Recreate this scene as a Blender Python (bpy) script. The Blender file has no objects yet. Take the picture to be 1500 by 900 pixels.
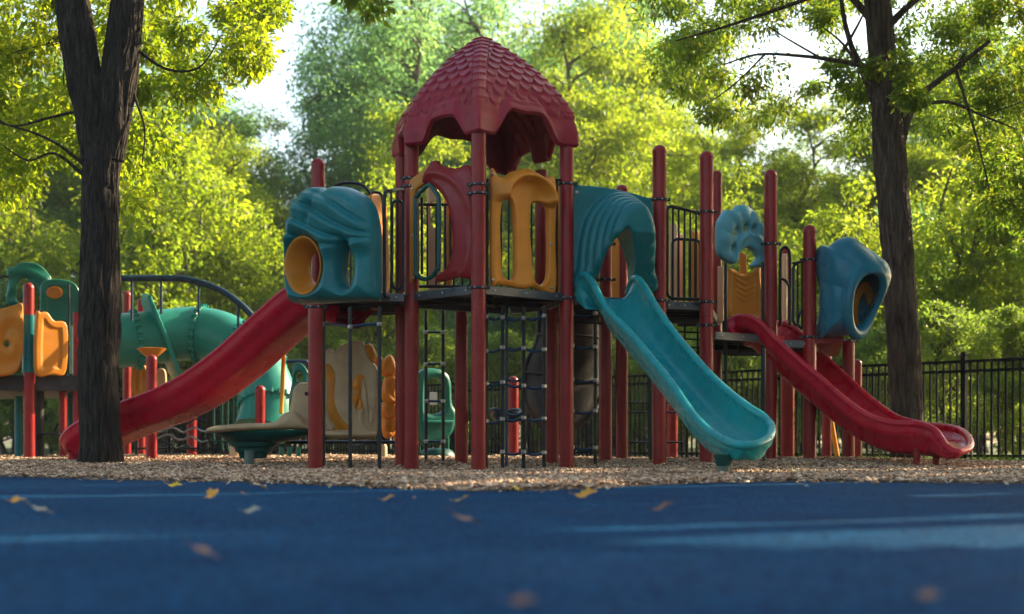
import bpy, math, random
import numpy as np
from mathutils import Vector
R_ = math.radians
rng = np.random.default_rng(7); random.seed(7)
SC = bpy.context.scene
COL = SC.collection
FP = 2200.0; CX = 750.0; HY = 646.0; CH = 0.27      # focal length in px, principal column, horizon row, camera height

def P(px, py, s):                                   # photo pixel + scale (px per metre) -> world point
    return np.array([(px-CX)/s, FP/s, CH+(HY-py)/s])
def G(px, s, z=0.0):
    return np.array([(px-CX)/s, FP/s, z])

# ---------------------------------------------------------------- materials
def mat(name, col, rough=0.5, spec=0.28, metal=0.0, var=0.12, vscale=6.0, bump=0.0, bscale=40.0, coat=0.0, dirt=0.0, wear=0.0):
    m = bpy.data.materials.new(name); m.use_nodes = True
    nt = m.node_tree; N = nt.nodes; L = nt.links
    b = N['Principled BSDF']
    tc = N.new('ShaderNodeTexCoord')
    no = N.new('ShaderNodeTexNoise'); no.inputs['Scale'].default_value = vscale; no.inputs['Detail'].default_value = 8
    L.new(tc.outputs['Object'], no.inputs['Vector'])
    rp = N.new('ShaderNodeValToRGB')
    c = np.array(col)
    rp.color_ramp.elements[0].position = .3; rp.color_ramp.elements[1].position = .72
    rp.color_ramp.elements[0].color = (*(c*(1-var)), 1); rp.color_ramp.elements[1].color = (*np.minimum(c*(1+var)+var*.01, 1), 1)
    L.new(no.outputs['Fac'], rp.inputs['Fac'])
    out = rp.outputs['Color']
    if dirt > 0:
        n2 = N.new('ShaderNodeTexNoise'); n2.inputs['Scale'].default_value = 2.3; n2.inputs['Detail'].default_value = 12; n2.inputs['Roughness'].default_value = .72
        L.new(tc.outputs['Object'], n2.inputs['Vector'])
        r2 = N.new('ShaderNodeValToRGB'); r2.color_ramp.elements[0].position = .48; r2.color_ramp.elements[1].position = .75
        r2.color_ramp.elements[0].color = (0,0,0,1); r2.color_ramp.elements[1].color = (dirt,)*3+(1,)
        L.new(n2.outputs['Fac'], r2.inputs['Fac'])
        mx = N.new('ShaderNodeMixRGB'); mx.inputs['Color2'].default_value = (.20,.17,.13,1)
        L.new(r2.outputs['Color'], mx.inputs['Fac']); L.new(out, mx.inputs['Color1']); out = mx.outputs['Color']
    if wear > 0:                                    # fine scratches / chips
        n3 = N.new('ShaderNodeTexNoise'); n3.inputs['Scale'].default_value = 55; n3.inputs['Detail'].default_value = 6; n3.inputs['Distortion'].default_value = 1.5
        L.new(tc.outputs['Object'], n3.inputs['Vector'])
        r3 = N.new('ShaderNodeValToRGB'); r3.color_ramp.elements[0].position = .66; r3.color_ramp.elements[1].position = .72
        r3.color_ramp.elements[0].color = (0,0,0,1); r3.color_ramp.elements[1].color = (wear,)*3+(1,)
        L.new(n3.outputs['Fac'], r3.inputs['Fac'])
        mx = N.new('ShaderNodeMixRGB'); mx.inputs['Color2'].default_value = (*np.minimum(c*1.6+.08,1), 1)
        L.new(r3.outputs['Color'], mx.inputs['Fac']); L.new(out, mx.inputs['Color1']); out = mx.outputs['Color']
    L.new(out, b.inputs['Base Color'])
    b.inputs['Metallic'].default_value = metal
    b.inputs['Specular IOR Level'].default_value = spec
    if coat: b.inputs['Coat Weight'].default_value = coat; b.inputs['Coat Roughness'].default_value = .25
    n4 = N.new('ShaderNodeTexNoise'); n4.inputs['Scale'].default_value = 9; n4.inputs['Detail'].default_value = 9
    L.new(tc.outputs['Object'], n4.inputs['Vector'])
    mr = N.new('ShaderNodeMapRange'); mr.inputs['From Min'].default_value = .3; mr.inputs['From Max'].default_value = .7
    mr.inputs['To Min'].default_value = max(rough-.10, .03); mr.inputs['To Max'].default_value = min(rough+.12, 1)
    L.new(n4.outputs['Fac'], mr.inputs['Value']); L.new(mr.outputs['Result'], b.inputs['Roughness'])
    if bump > 0:
        nb = N.new('ShaderNodeTexNoise'); nb.inputs['Scale'].default_value = bscale; nb.inputs['Detail'].default_value = 5
        L.new(tc.outputs['Object'], nb.inputs['Vector'])
        bp = N.new('ShaderNodeBump'); bp.inputs['Strength'].default_value = .6; bp.inputs['Distance'].default_value = bump
        L.new(nb.outputs['Fac'], bp.inputs['Height']); L.new(bp.outputs['Normal'], b.inputs['Normal'])
    return m

def leafmat(name, cols, trans, rough=.45, tw=.5):
    m = bpy.data.materials.new(name); m.use_nodes = True
    nt = m.node_tree; N = nt.nodes; L = nt.links
    for n in list(N): N.remove(n)
    o = N.new('ShaderNodeOutputMaterial'); g = N.new('ShaderNodeNewGeometry'); oi = N.new('ShaderNodeObjectInfo')
    tc = N.new('ShaderNodeTexCoord'); no = N.new('ShaderNodeTexNoise'); no.inputs['Scale'].default_value = .45; no.inputs['Detail'].default_value = 3
    L.new(tc.outputs['Object'], no.inputs['Vector'])
    ma = N.new('ShaderNodeMath'); ma.operation = 'MULTIPLY_ADD'; ma.inputs[1].default_value = .45
    L.new(g.outputs['Random Per Island'], ma.inputs[0])
    mb = N.new('ShaderNodeMath'); mb.operation = 'MULTIPLY_ADD'; mb.inputs[1].default_value = .9; mb.inputs[2].default_value = -.2
    L.new(no.outputs['Fac'], mb.inputs[0]); L.new(mb.outputs[0], ma.inputs[2])
    def ramp(cs):
        r = N.new('ShaderNodeValToRGB'); e = r.color_ramp.elements
        while len(e) < len(cs): e.new(.5)
        for i, c in enumerate(cs): e[i].position = i/(len(cs)-1); e[i].color = (*c, 1)
        L.new(ma.outputs[0], r.inputs['Fac']); return r
    rd = ramp(cols); rt = ramp(trans)
    p = N.new('ShaderNodeBsdfPrincipled'); p.inputs['Roughness'].default_value = rough; p.inputs['Specular IOR Level'].default_value = .35
    t = N.new('ShaderNodeBsdfTranslucent')
    L.new(rd.outputs['Color'], p.inputs['Base Color']); L.new(rt.outputs['Color'], t.inputs['Color'])
    mx = N.new('ShaderNodeMixShader'); mx.inputs[0].default_value = tw
    L.new(p.outputs[0], mx.inputs[1]); L.new(t.outputs[0], mx.inputs[2]); L.new(mx.outputs[0], o.inputs['Surface'])
    return m

def barkmat(name, c1, c2, scale=14, moss=None):
    m = bpy.data.materials.new(name); m.use_nodes = True
    nt = m.node_tree; N = nt.nodes; L = nt.links; b = N['Principled BSDF']
    tc = N.new('ShaderNodeTexCoord'); mp = N.new('ShaderNodeMapping'); mp.inputs['Scale'].default_value = (1,1,.16)
    L.new(tc.outputs['Object'], mp.inputs['Vector'])
    no = N.new('ShaderNodeTexNoise'); no.inputs['Scale'].default_value = scale*2.2; no.inputs['Detail'].default_value = 8; no.inputs['Distortion'].default_value = .4
    vo = N.new('ShaderNodeTexVoronoi'); vo.feature = 'DISTANCE_TO_EDGE'; vo.inputs['Scale'].default_value = scale*2
    L.new(mp.outputs['Vector'], no.inputs['Vector'])
    mv = N.new('ShaderNodeMixRGB'); mv.inputs['Fac'].default_value = .06
    L.new(mp.outputs['Vector'], mv.inputs['Color1']); L.new(no.outputs['Color'], mv.inputs['Color2']); L.new(mv.outputs['Color'], vo.inputs['Vector'])
    r = N.new('ShaderNodeValToRGB'); r.color_ramp.elements[0].color = (*c1,1); r.color_ramp.elements[1].color = (*c2,1)
    r.color_ramp.elements[0].position = .32; r.color_ramp.elements[1].position = .72
    L.new(no.outputs['Fac'], r.inputs['Fac']); L.new(r.outputs['Color'], b.inputs['Base Color'])
    b.inputs['Roughness'].default_value = .9; b.inputs['Specular IOR Level'].default_value = .25
    mr = N.new('ShaderNodeMath'); mr.operation = 'MINIMUM'; mr.inputs[1].default_value = .18; L.new(vo.outputs['Distance'], mr.inputs[0])
    ad = N.new('ShaderNodeMath'); ad.operation = 'MULTIPLY_ADD'; ad.inputs[1].default_value = .12
    L.new(no.outputs['Fac'], ad.inputs[0]); L.new(mr.outputs[0], ad.inputs[2])
    bp = N.new('ShaderNodeBump'); bp.inputs['Strength'].default_value = 1; bp.inputs['Distance'].default_value = .09
    L.new(ad.outputs[0], bp.inputs['Height']); L.new(bp.outputs['Normal'], b.inputs['Normal'])
    return m

M = {}
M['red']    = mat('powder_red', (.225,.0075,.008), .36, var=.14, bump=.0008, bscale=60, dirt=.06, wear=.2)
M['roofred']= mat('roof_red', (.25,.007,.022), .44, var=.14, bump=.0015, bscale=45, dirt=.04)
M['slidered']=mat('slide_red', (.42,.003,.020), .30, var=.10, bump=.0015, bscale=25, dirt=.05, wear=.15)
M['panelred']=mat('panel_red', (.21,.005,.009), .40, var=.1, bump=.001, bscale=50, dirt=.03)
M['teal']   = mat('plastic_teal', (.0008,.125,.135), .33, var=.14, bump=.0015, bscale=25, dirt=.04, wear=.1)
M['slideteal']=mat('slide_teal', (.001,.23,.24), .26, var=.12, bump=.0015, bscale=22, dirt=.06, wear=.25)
M['blueteal']=mat('plastic_blue_teal', (.0012,.11,.16), .33, var=.12, bump=.0015, bscale=25, dirt=.03)
M['paleteal']=mat('plastic_pale_teal', (.09,.30,.34), .45, var=.12, bump=.001, bscale=40, dirt=.15)
M['green']  = mat('plastic_green', (.004,.12,.085), .36, var=.14, bump=.0015, bscale=25, dirt=.05)
M['dgreen'] = mat('dark_green', (.006,.06,.05), .4, var=.12)
M['tube']   = mat('tube_green', (.012,.20,.155), .36, var=.14, bump=.0015, bscale=25, dirt=.06)
M['orange'] = mat('plastic_orange', (.60,.20,.018), .42, var=.1, bump=.0012, bscale=40, dirt=.10)
M['amber']  = mat('plastic_amber', (.46,.155,.010), .42, var=.12, bump=.0012, bscale=40, dirt=.10)
M['palep']  = mat('plastic_peach', (.62,.36,.20), .45, var=.08, bump=.001)
M['tan']    = mat('plastic_tan', (.46,.31,.17), .5, var=.15, bump=.002, bscale=30, dirt=.3)
M['black']  = mat('coated_black', (.007,.009,.012), .38, var=.3, bump=.0005, bscale=80)
M['navy']   = mat('coated_navy', (.006,.028,.055), .32, var=.2, bump=.0005, bscale=80)
M['deck']   = mat('deck_coating', (.022,.018,.018), .55, var=.3, bump=.003, bscale=70, dirt=.25)
M['rim']    = mat('deck_rim', (.05,.05,.055), .35, spec=.6, var=.3, bump=.0006, wear=.5)
M['steel']  = mat('bolt_steel', (.34,.33,.32), .38, metal=1.0, var=.2)
M['fence']  = mat('fence_black', (.004,.0045,.005), .75, spec=.04, var=.3)
M['chute']  = mat('chute_brown', (.030,.020,.016), .5, var=.4, bump=.002, dirt=.2)
M['yellow'] = mat('pole_yellow', (.70,.30,.02), .4)
M['galv']   = mat('galvanised_green', (.10,.14,.11), .6, var=.25, bump=.002, dirt=.4)
M['white']  = mat('panel_white', (.6,.6,.55), .5)
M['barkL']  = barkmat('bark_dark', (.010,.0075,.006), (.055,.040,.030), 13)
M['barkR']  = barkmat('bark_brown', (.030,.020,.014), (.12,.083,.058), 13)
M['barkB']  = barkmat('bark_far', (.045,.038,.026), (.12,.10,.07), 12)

# ---------------------------------------------------------------- mesh builder
class MB:
    def __init__(s): s.v = []; s.f = []; s.n = 0
    def add(s, V, F):
        V = np.asarray(V, float); s.v.append(V)
        s.f.extend([tuple(int(i)+s.n for i in f) for f in F]); s.n += len(V); return s
    def box(s, c, size, ax=(1,0,0), up=(0,0,1), bev=0.0):
        c = np.asarray(c,float); a = np.asarray(ax,float); a = a/np.linalg.norm(a); u = np.asarray(up,float); u = u/np.linalg.norm(u); b = np.cross(u,a); b /= np.linalg.norm(b); u = np.cross(a,b)
        h = np.asarray(size,float)/2
        V = []
        if bev <= 0:
            for z in (-1,1):
                for (x,y) in ((-1,-1),(1,-1),(1,1),(-1,1)): V.append(c+a*x*h[0]+b*y*h[1]+u*z*h[2])
            return s.add(V, [(3,2,1,0),(4,5,6,7),(0,1,5,4),(1,2,6,5),(2,3,7,6),(3,0,4,7)])
        rings = []
        for (z, ins) in ((-h[2],bev),(-h[2]+bev,0),(h[2]-bev,0),(h[2],bev)):
            ring = []
            X, Y = h[0]-ins, h[1]-ins; k = bev
            for (x,y) in ((-X+k,-Y),(X-k,-Y),(X,-Y+k),(X,Y-k),(X-k,Y),(-X+k,Y),(-X,Y-k),(-X,-Y+k)):
                ring.append(c+a*x+b*y+u*z)
            rings.append(ring)
        return s.loft(rings, True, True)
    def loft(s, rings, closed=True, caps=False):
        n = len(rings[0]); V = [p for r in rings for p in r]; F = []
        for i in range(len(rings)-1):
            for j in range(n if closed else n-1):
                k = (j+1) % n
                F.append((i*n+j, i*n+k, (i+1)*n+k, (i+1)*n+j))
        if caps:
            F.append(tuple(range(n))[::-1]); F.append(tuple((len(rings)-1)*n+j for j in range(n)))
        return s.add(V, F)
    def tube(s, pts, r, n=10, caps=True, closed=False, dome=False):
        pts = np.asarray(pts, float); m = len(pts)
        rr = np.full(m, r) if np.isscalar(r) else np.asarray(r, float)
        T = np.gradient(pts, axis=0) if m > 2 else np.repeat((pts[1]-pts[0])[None], m, 0)
        if closed: T = np.roll(pts,-1,0)-np.roll(pts,1,0)
        T /= np.linalg.norm(T, axis=1)[:,None]+1e-12
        a = np.array([0,0,1.]) if abs(T[0][2]) < .9 else np.array([1.,0,0])
        U = np.cross(T[0], a); U /= np.linalg.norm(U); rings = []
        an = np.arange(n)/n*2*math.pi
        for i in range(m):
            U = U-T[i]*U.dot(T[i]); U /= np.linalg.norm(U); W = np.cross(T[i], U)
            rings.append(pts[i]+rr[i]*(np.cos(an)[:,None]*U+np.sin(an)[:,None]*W))
        if closed: rings.append(rings[0]); return s.loft(rings, True, False)
        return s.loft(rings, True, caps)
    def lathe(s, c, prof, n=20, axis=(0,0,1)):
        c = np.asarray(c,float); ax = np.asarray(axis,float); ax /= np.linalg.norm(ax)
        a = np.array([1.,0,0]) if abs(ax[0]) < .9 else np.array([0,1.,0]); U = np.cross(ax,a); U /= np.linalg.norm(U); W = np.cross(ax,U)
        an = np.arange(n)/n*2*math.pi
        rings = [c+ax*z+max(r,1e-4)*(np.cos(an)[:,None]*U+np.sin(an)[:,None]*W) for (r,z) in prof]
        return s.loft(rings, True, True)
    def prism(s, poly, z0, z1):
        n = len(poly); V = [(*p[:2], z0) for p in poly]+[(*p[:2], z1) for p in poly]
        F = [tuple(range(n))[::-1], tuple(range(n,2*n))]+[(i,(i+1)%n,n+(i+1)%n,n+i) for i in range(n)]
        return s.add(V, F)
    def grid(s, A):                                  # A (n,m,3)
        n, m = A.shape[:2]; F = [(i*m+j, i*m+j+1, (i+1)*m+j+1, (i+1)*m+j) for i in range(n-1) for j in range(m-1)]
        return s.add(A.reshape(-1,3), F)

WL = {}                                              # world location of every created object
def link(name, me, m, parent, loc, smooth):
    o = bpy.data.objects.new(name, me); COL.objects.link(o)
    if m is not None: me.materials.append(m)
    if parent is not None:
        o.parent = parent; o.location = Vector(loc)-WL[parent.name]
    else: o.location = Vector(loc)
    WL[o.name] = Vector(loc)
    return o
def obj(name, mb, m, parent=None, smooth=True, ang=40, fix=True, extra=None):
    nf0 = len(mb.f) if isinstance(mb, MB) else 0
    if extra:
        k = MB(); k.v = list(mb.v); k.f = list(mb.f); k.n = mb.n
        k.add(np.concatenate(extra[0].v), extra[0].f); mb = k
    V = np.concatenate(mb.v) if isinstance(mb, MB) else mb[0]
    Fc = mb.f if isinstance(mb, MB) else mb[1]
    lo = V.min(0); hi = V.max(0); loc = np.array([(lo[0]+hi[0])/2, (lo[1]+hi[1])/2, lo[2]])
    me = bpy.data.meshes.new(name)
    me.from_pydata([tuple(v) for v in (V-loc)], [], [tuple(f) for f in Fc])
    if fix and isinstance(mb, MB):
        import bmesh
        bm = bmesh.new(); bm.from_mesh(me); bmesh.ops.recalc_face_normals(bm, faces=bm.faces); bm.to_mesh(me); bm.free()
    if extra:
        mi = np.zeros(len(me.polygons), np.int32); mi[nf0:] = 1; me.materials.append(m); me.materials.append(extra[1]); me.polygons.foreach_set('material_index', mi); m = None
    me.validate()
    if smooth:
        me.polygons.foreach_set('use_smooth', [True]*len(me.polygons))
        if ang < 180:
            try: me.set_sharp_from_angle(angle=R_(ang))
            except Exception: pass
    me.update()
    return link(name, me, m, parent, loc, smooth)
def thing(name, label, cat, loc, group=None, kind=None):
    o = bpy.data.objects.new(name, None); COL.objects.link(o); o.location = Vector(loc); WL[o.name] = Vector(loc)
    o.empty_display_size = .2
    return tag(o, label, cat, group, kind)
def tag(o, label=None, cat=None, group=None, kind=None):
    if label: o['label'] = label
    if cat: o['category'] = cat
    if group: o['group'] = group
    if kind: o['kind'] = kind
    return o
def part(o, label): o['label'] = label; return o

def cr(pts, n=8, closed=False):                      # Catmull-Rom through points
    p = np.asarray(pts, float); m = len(p); out = []
    for i in range(m if closed else m-1):
        if closed: a,b,c,d = p[(i-1)%m],p[i],p[(i+1)%m],p[(i+2)%m]
        else: a,b,c,d = p[max(i-1,0)],p[i],p[i+1],p[min(i+2,m-1)]
        for t in np.arange(n)/n:
            out.append(.5*((2*b)+(-a+c)*t+(2*a-5*b+4*c-d)*t*t+(-a+3*b-3*c+d)*t**3))
    if not closed: out.append(p[-1])
    return np.array(out)
def resample(p, n, dens=None):
    p = np.asarray(p, float); d = np.r_[0, np.cumsum(np.linalg.norm(np.diff(p,axis=0),axis=1))]
    t = np.linspace(0,1,n) if dens is None else dens
    return np.stack([np.interp(t*d[-1], d, p[:,k]) for k in range(p.shape[1])], 1)

# ---------------------------------------------------------------- implicit surfaces
def snets(F, org, h):
    ins = F < 0
    nx,ny,nz = F.shape
    c = (slice(0,-1), slice(1,None)); 
    cnt = np.zeros((nx-1,ny-1,nz-1)); pos = np.zeros((nx-1,ny-1,nz-1,3))
    cor = [(i,j,k) for i in (0,1) for j in (0,1) for k in (0,1)]
    for a in cor:
        for ax in range(3):
            if a[ax]: continue
            b = list(a); b[ax] = 1
            A = F[c[a[0]],c[a[1]],c[a[2]]]; B = F[c[b[0]],c[b[1]],c[b[2]]]
            m = (A<0) != (B<0)
            t = np.where(m, A/np.where(m, A-B, 1), 0)
            cnt += m
            for k in range(3): pos[...,k] += m*(a[k]+(t if k==ax else 0))
    act = cnt > 0; idx = -np.ones(act.shape, int); idx[act] = np.arange(act.sum())
    ii = np.argwhere(act); V = (ii+pos[act]/cnt[act][:,None])*h+org
    Q = []
    for ax in range(3):
        A = [slice(None)]*3; B = [slice(None)]*3; A[ax] = slice(0,-1); B[ax] = slice(1,None)
        m = ins[tuple(A)] != ins[tuple(B)]
        e = np.argwhere(m); e = e[(e[:,(ax+1)%3]>0)&(e[:,(ax+2)%3]>0)]
        lim = np.array(F.shape)-1; e = e[(e<lim).all(1)]
        u = np.zeros(3,int); w = np.zeros(3,int); u[(ax+1)%3] = 1; w[(ax+2)%3] = 1
        q = np.stack([idx[tuple(x.T)] for x in (e, e-u, e-u-w, e-w)], 1)
        fl = ins[tuple(e.T)]; q[~fl] = q[~fl][:,::-1]
        Q.append(q[(q>=0).all(1)])
    return V, np.concatenate(Q)
def smax(a,b,k): 
    h = np.clip(.5-.5*(b-a)/k,0,1); return b*(1-h)+a*h+k*h*(1-h)
def smin(a,b,k): return -smax(-a,-b,k)
def sdpoly(x, y, poly):
    poly = np.asarray(poly); d = np.full(x.shape, 1e9); s = np.ones(x.shape); n = len(poly)
    for i in range(n):
        a = poly[i]; b = poly[i-1]; e = b-a; wx = x-a[0]; wy = y-a[1]
        t = np.clip((wx*e[0]+wy*e[1])/(e@e+1e-12),0,1)
        d = np.minimum(d, (wx-e[0]*t)**2+(wy-e[1]*t)**2)
        c1 = y>=a[1]; c2 = y<b[1]; c3 = e[0]*wy > e[1]*wx
        s = np.where((c1&c2&c3)|(~c1&~c2&~c3), -s, s)
    return s*np.sqrt(d)
class Fr:                                            # vertical plane through two ground points
    def __init__(s, a, b):
        A = np.array([a[0],a[1],0.]); B = np.array([b[0],b[1],0.]); s.O = A; s.U = (B-A)/np.linalg.norm(B-A)
        s.N = np.array([s.U[1],-s.U[0],0.]); s.len = np.linalg.norm(B-A)
        if s.N[1] > 0: s.N = -s.N
    def pix(s, px, py, n=0.):
        O = s.O+s.N*n; a = (px-CX)/FP
        # O + u U = Y*(a,1)
        u = (O[1]*a-O[0])/(s.U[0]-a*s.U[1]); Y = O[1]+u*s.U[1]
        return np.array([u, CH+(HY-py)/FP*Y])
    def poly(s, pts, n=0., smooth=5, closed=True):
        q = np.array([s.pix(*p, n) for p in pts]); return cr(q, smooth, closed) if smooth else q
    def w(s, u, v, n):
        u = np.asarray(u)[...,None]; v = np.asarray(v)[...,None]; n = np.asarray(n)[...,None]
        return s.O+u*s.U+n*s.N+v*np.array([0,0,1.])
    def W(s, px, py, n=0.): 
        q = s.pix(px,py,n); return s.w(q[0],q[1],n)
def fromto(p, q): return Fr(G(*p), G(*q))
def sdf_obj(name, fr, lo, hi, h, fn, m, parent):
    """fn(u,v,n, d2) over a grid in the panel's own frame"""
    lo = np.array(lo)-3*h; hi = np.array(hi)+3*h
    ax = [np.arange(lo[i], hi[i]+h, h) for i in range(3)]
    u2, v2 = np.meshgrid(ax[0], ax[1], indexing='ij')
    F = fn(u2, v2, ax[2])
    V, Q = snets(F, lo, h)
    Wd = fr.w(V[:,0], V[:,1], V[:,2])
    if np.cross(fr.U, np.array([0,0,1.])) @ fr.N < 0: Q = Q[:,::-1]
    return obj(name, (Wd, Q.tolist()), m, parent, ang=180)
def panel(name, fr, outline, holes, m, parent, t=.03, h=.009, relief=None, k=.02, c=0., smooth=5, n0=0.):
    """rotomoulded plate: outline and holes in photo pixels on the panel's plane; relief(u,v,px-helper) adds front height"""
    o = fr.poly(outline, n0, smooth); hs = [fr.poly(x, n0, smooth) for x in holes]
    lo = o.min(0); hi = o.max(0)
    def fn(u, v, n):
        d = sdpoly(u, v, o)
        for q in hs: d = smax(d, -sdpoly(u, v, q), .012)
        fh = np.zeros_like(u) if relief is None else relief(u, v, d, o, hs)
        F = np.empty(u.shape+(len(n),))
        for i, z in enumerate(n):
            F[...,i] = smax(d, smax(z-c-t-fh, -(z-c)-t, .008), k)
        return F
    mx = .02 if relief is None else relief.mx
    return sdf_obj(name, fr, [*lo, c-t], [*hi, c+t+mx], h, fn, m, parent)
def Rl(mx):
    def d(f): f.mx = mx; return f
    return d
def ell(cx, cy, rx, ry, n=14): return [(cx+rx*math.cos(a), cy+ry*math.sin(a)) for a in np.arange(n)/n*2*math.pi]

# ---------------------------------------------------------------- playground parts
def post(parent, px, s, ytop, z0=0., r=.0635, clamps=(), m='red', dome=True, name='post', pxt=None):
    b = G(px, s, z0-.05); zt = CH+(HY-ytop)/s
    t = b.copy() if pxt is None else G(pxt, s)
    mb = MB(); prof = []
    zc = zt-(r if dome else 0)
    L = [(r,b[2]),(r,zc*.25),(r,zc*.5),(r,zc*.75),(r,zc)]
    if dome: L = L[:-1]+[(r,zc-.012),(r+.003,zc-.010),(r+.003,zc)]+[(( r+.003)*math.cos(a), zc+(r+.003)*math.sin(a)) for a in np.linspace(0,math.pi/2,7)[1:]]
    n = 24; an = np.arange(n)/n*2*math.pi; rings = []
    for (rr,z) in L:
        f = (z-b[2])/(zt-b[2]); c = b[:2]*(1-f)+t[:2]*f
        rings.append(np.stack([c[0]+max(rr,.0005)*np.cos(an), c[1]+max(rr,.0005)*np.sin(an), np.full(n,z)],1))
    mb.loft(rings, True, True)
    o = obj(name, mb, M[m], parent)
    for y in clamps:
        z = CH+(HY-y)/s; f = (z-b[2])/(zt-b[2]); c = b[:2]*(1-f)+t[:2]*f
        mk = MB(); mk.lathe([c[0],c[1],z-.013], [(r-.004,0),(r+.010,.002),(r+.012,.007),(r+.012,.019),(r+.010,.024),(r-.004,.026)], 20)
        mk.box([c[0]+r+.018,c[1]-.01,z], (.032,.03,.026)); mk.box([c[0]-r-.018,c[1]-.01,z], (.032,.03,.026))
        nb = MB()
        for k in range(7):
            a = k*2*math.pi/7+c[0]*7
            q = [c[0]+math.cos(a)*(r+.012), c[1]+math.sin(a)*(r+.012), z]
            nb.lathe(q, [(.008,-.001),(.008,.004),(.003,.008)], 6, (math.cos(a),math.sin(a),0))
        obj('clamp', mk, M['black'], o, extra=(nb, M['steel']))
    return o
def railing(parent, a, b, y0s, y1s, nb=4, r=.0125, m='black', bowed=False, mid=None, name='railing'):
    """a,b=(px,s); y at top (px at a scale) and bottom"""
    A = P(a[0], y0s[0], a[1]); B = P(b[0], y0s[1], b[1]); C = P(a[0], y1s[0], a[1]); D = P(b[0], y1s[1], b[1])
    mb = MB(); k = .05
    loop = []
    U = (B-A)/np.linalg.norm(B-A)
    path = [C+[0,0,k], A-[0,0,k], A-np.array([0,0,.015])+U*.015, A+U*k, B-U*k, B-np.array([0,0,.015])-U*.015, B-[0,0,k], D+[0,0,k], D+np.array([0,0,.015])-U*.015, D-U*k, C+U*k, C+np.array([0,0,.015])+U*.015]
    mb.tube(path, r*1.25, 8, closed=True)
    b2 = mb
    for i in range(1, nb+1):
        f = i/(nb+1); b2.tube([A*(1-f)+B*f, C*(1-f)+D*f], r*.8, 6)
    return obj(name, mb, M[m], parent)
def slide(name, parent, L, R, m, bed=.2, out=.3, rim=.024, n=60, flare=1.08, dens=None, pw=5, D=None, endc=.9):
    L = resample(cr(L,10), n, dens); R = resample(cr(R,10), n, dens)
    mid = (L+R)/2; wv = R-L; wd = np.linalg.norm(wv,axis=1); W = np.median(wd[:n//2])
    if D is None: D = wv[:n//2].mean(0)
    D = np.array([D[0],D[1],0.]); D /= np.linalg.norm(D)
    T = np.gradient(mid,axis=0); T[-3:] = T[-4]
    T -= np.outer(T@D, D); T /= np.linalg.norm(T,axis=1)[:,None]
    up = np.cross(D[None], T); up[up[:,2]<0] *= -1
    for _ in range(6): up = np.vstack([up[:1], (up[:-2]+up[1:-1]+up[2:])/3, up[-1:]])
    up /= np.linalg.norm(up,axis=1)[:,None]
    sh = np.clip(wd/W,0,1)**endc; bed = np.broadcast_to(bed,(n,)); out = np.broadcast_to(out,(n,))
    ws = np.sin(np.linspace(-1,1,49)*math.pi/2); ws = np.sign(ws)*np.abs(ws)**.8
    top = mid[:,None]+wv[:,None]/2*ws[None,:,None]-up[:,None]*((bed*sh)[:,None]*(1-np.abs(ws)**pw))[...,None]
    ws2 = ws
    df_ = 1-np.abs(ws2)**(pw*1.6); wst = ws2*(1-.075*np.clip((df_-.42)/.12,0,1)+.03*np.exp(-((df_-.30)/.15)**2))
    bot = mid[:,None]+(wv/2*flare)[:,None]*wst[None,:,None]-up[:,None]*((.012+(out*np.clip(wd/W*2.5,0,1)**.6)[:,None]*(1-np.abs(ws2)**(pw*1.6))))[...,None]
    mb = MB(); mb.grid(top); mb.grid(bot[:,::-1])
    mb.loft([np.concatenate([top[0],bot[0][::-1]])*1.0, np.concatenate([top[0],bot[0][::-1]])*1.0+1e-5], True, False)
    V = MB(); V.add(np.concatenate([top[0],bot[0][::-1]]), [tuple(range(98))])
    path = np.concatenate([L, R[:-1][::-1]])
    mb.tube(path, rim, 10)
    return obj(name, mb, M[m], parent, ang=60)
EXPO = 1.68; HAZE = 0.0005
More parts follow.
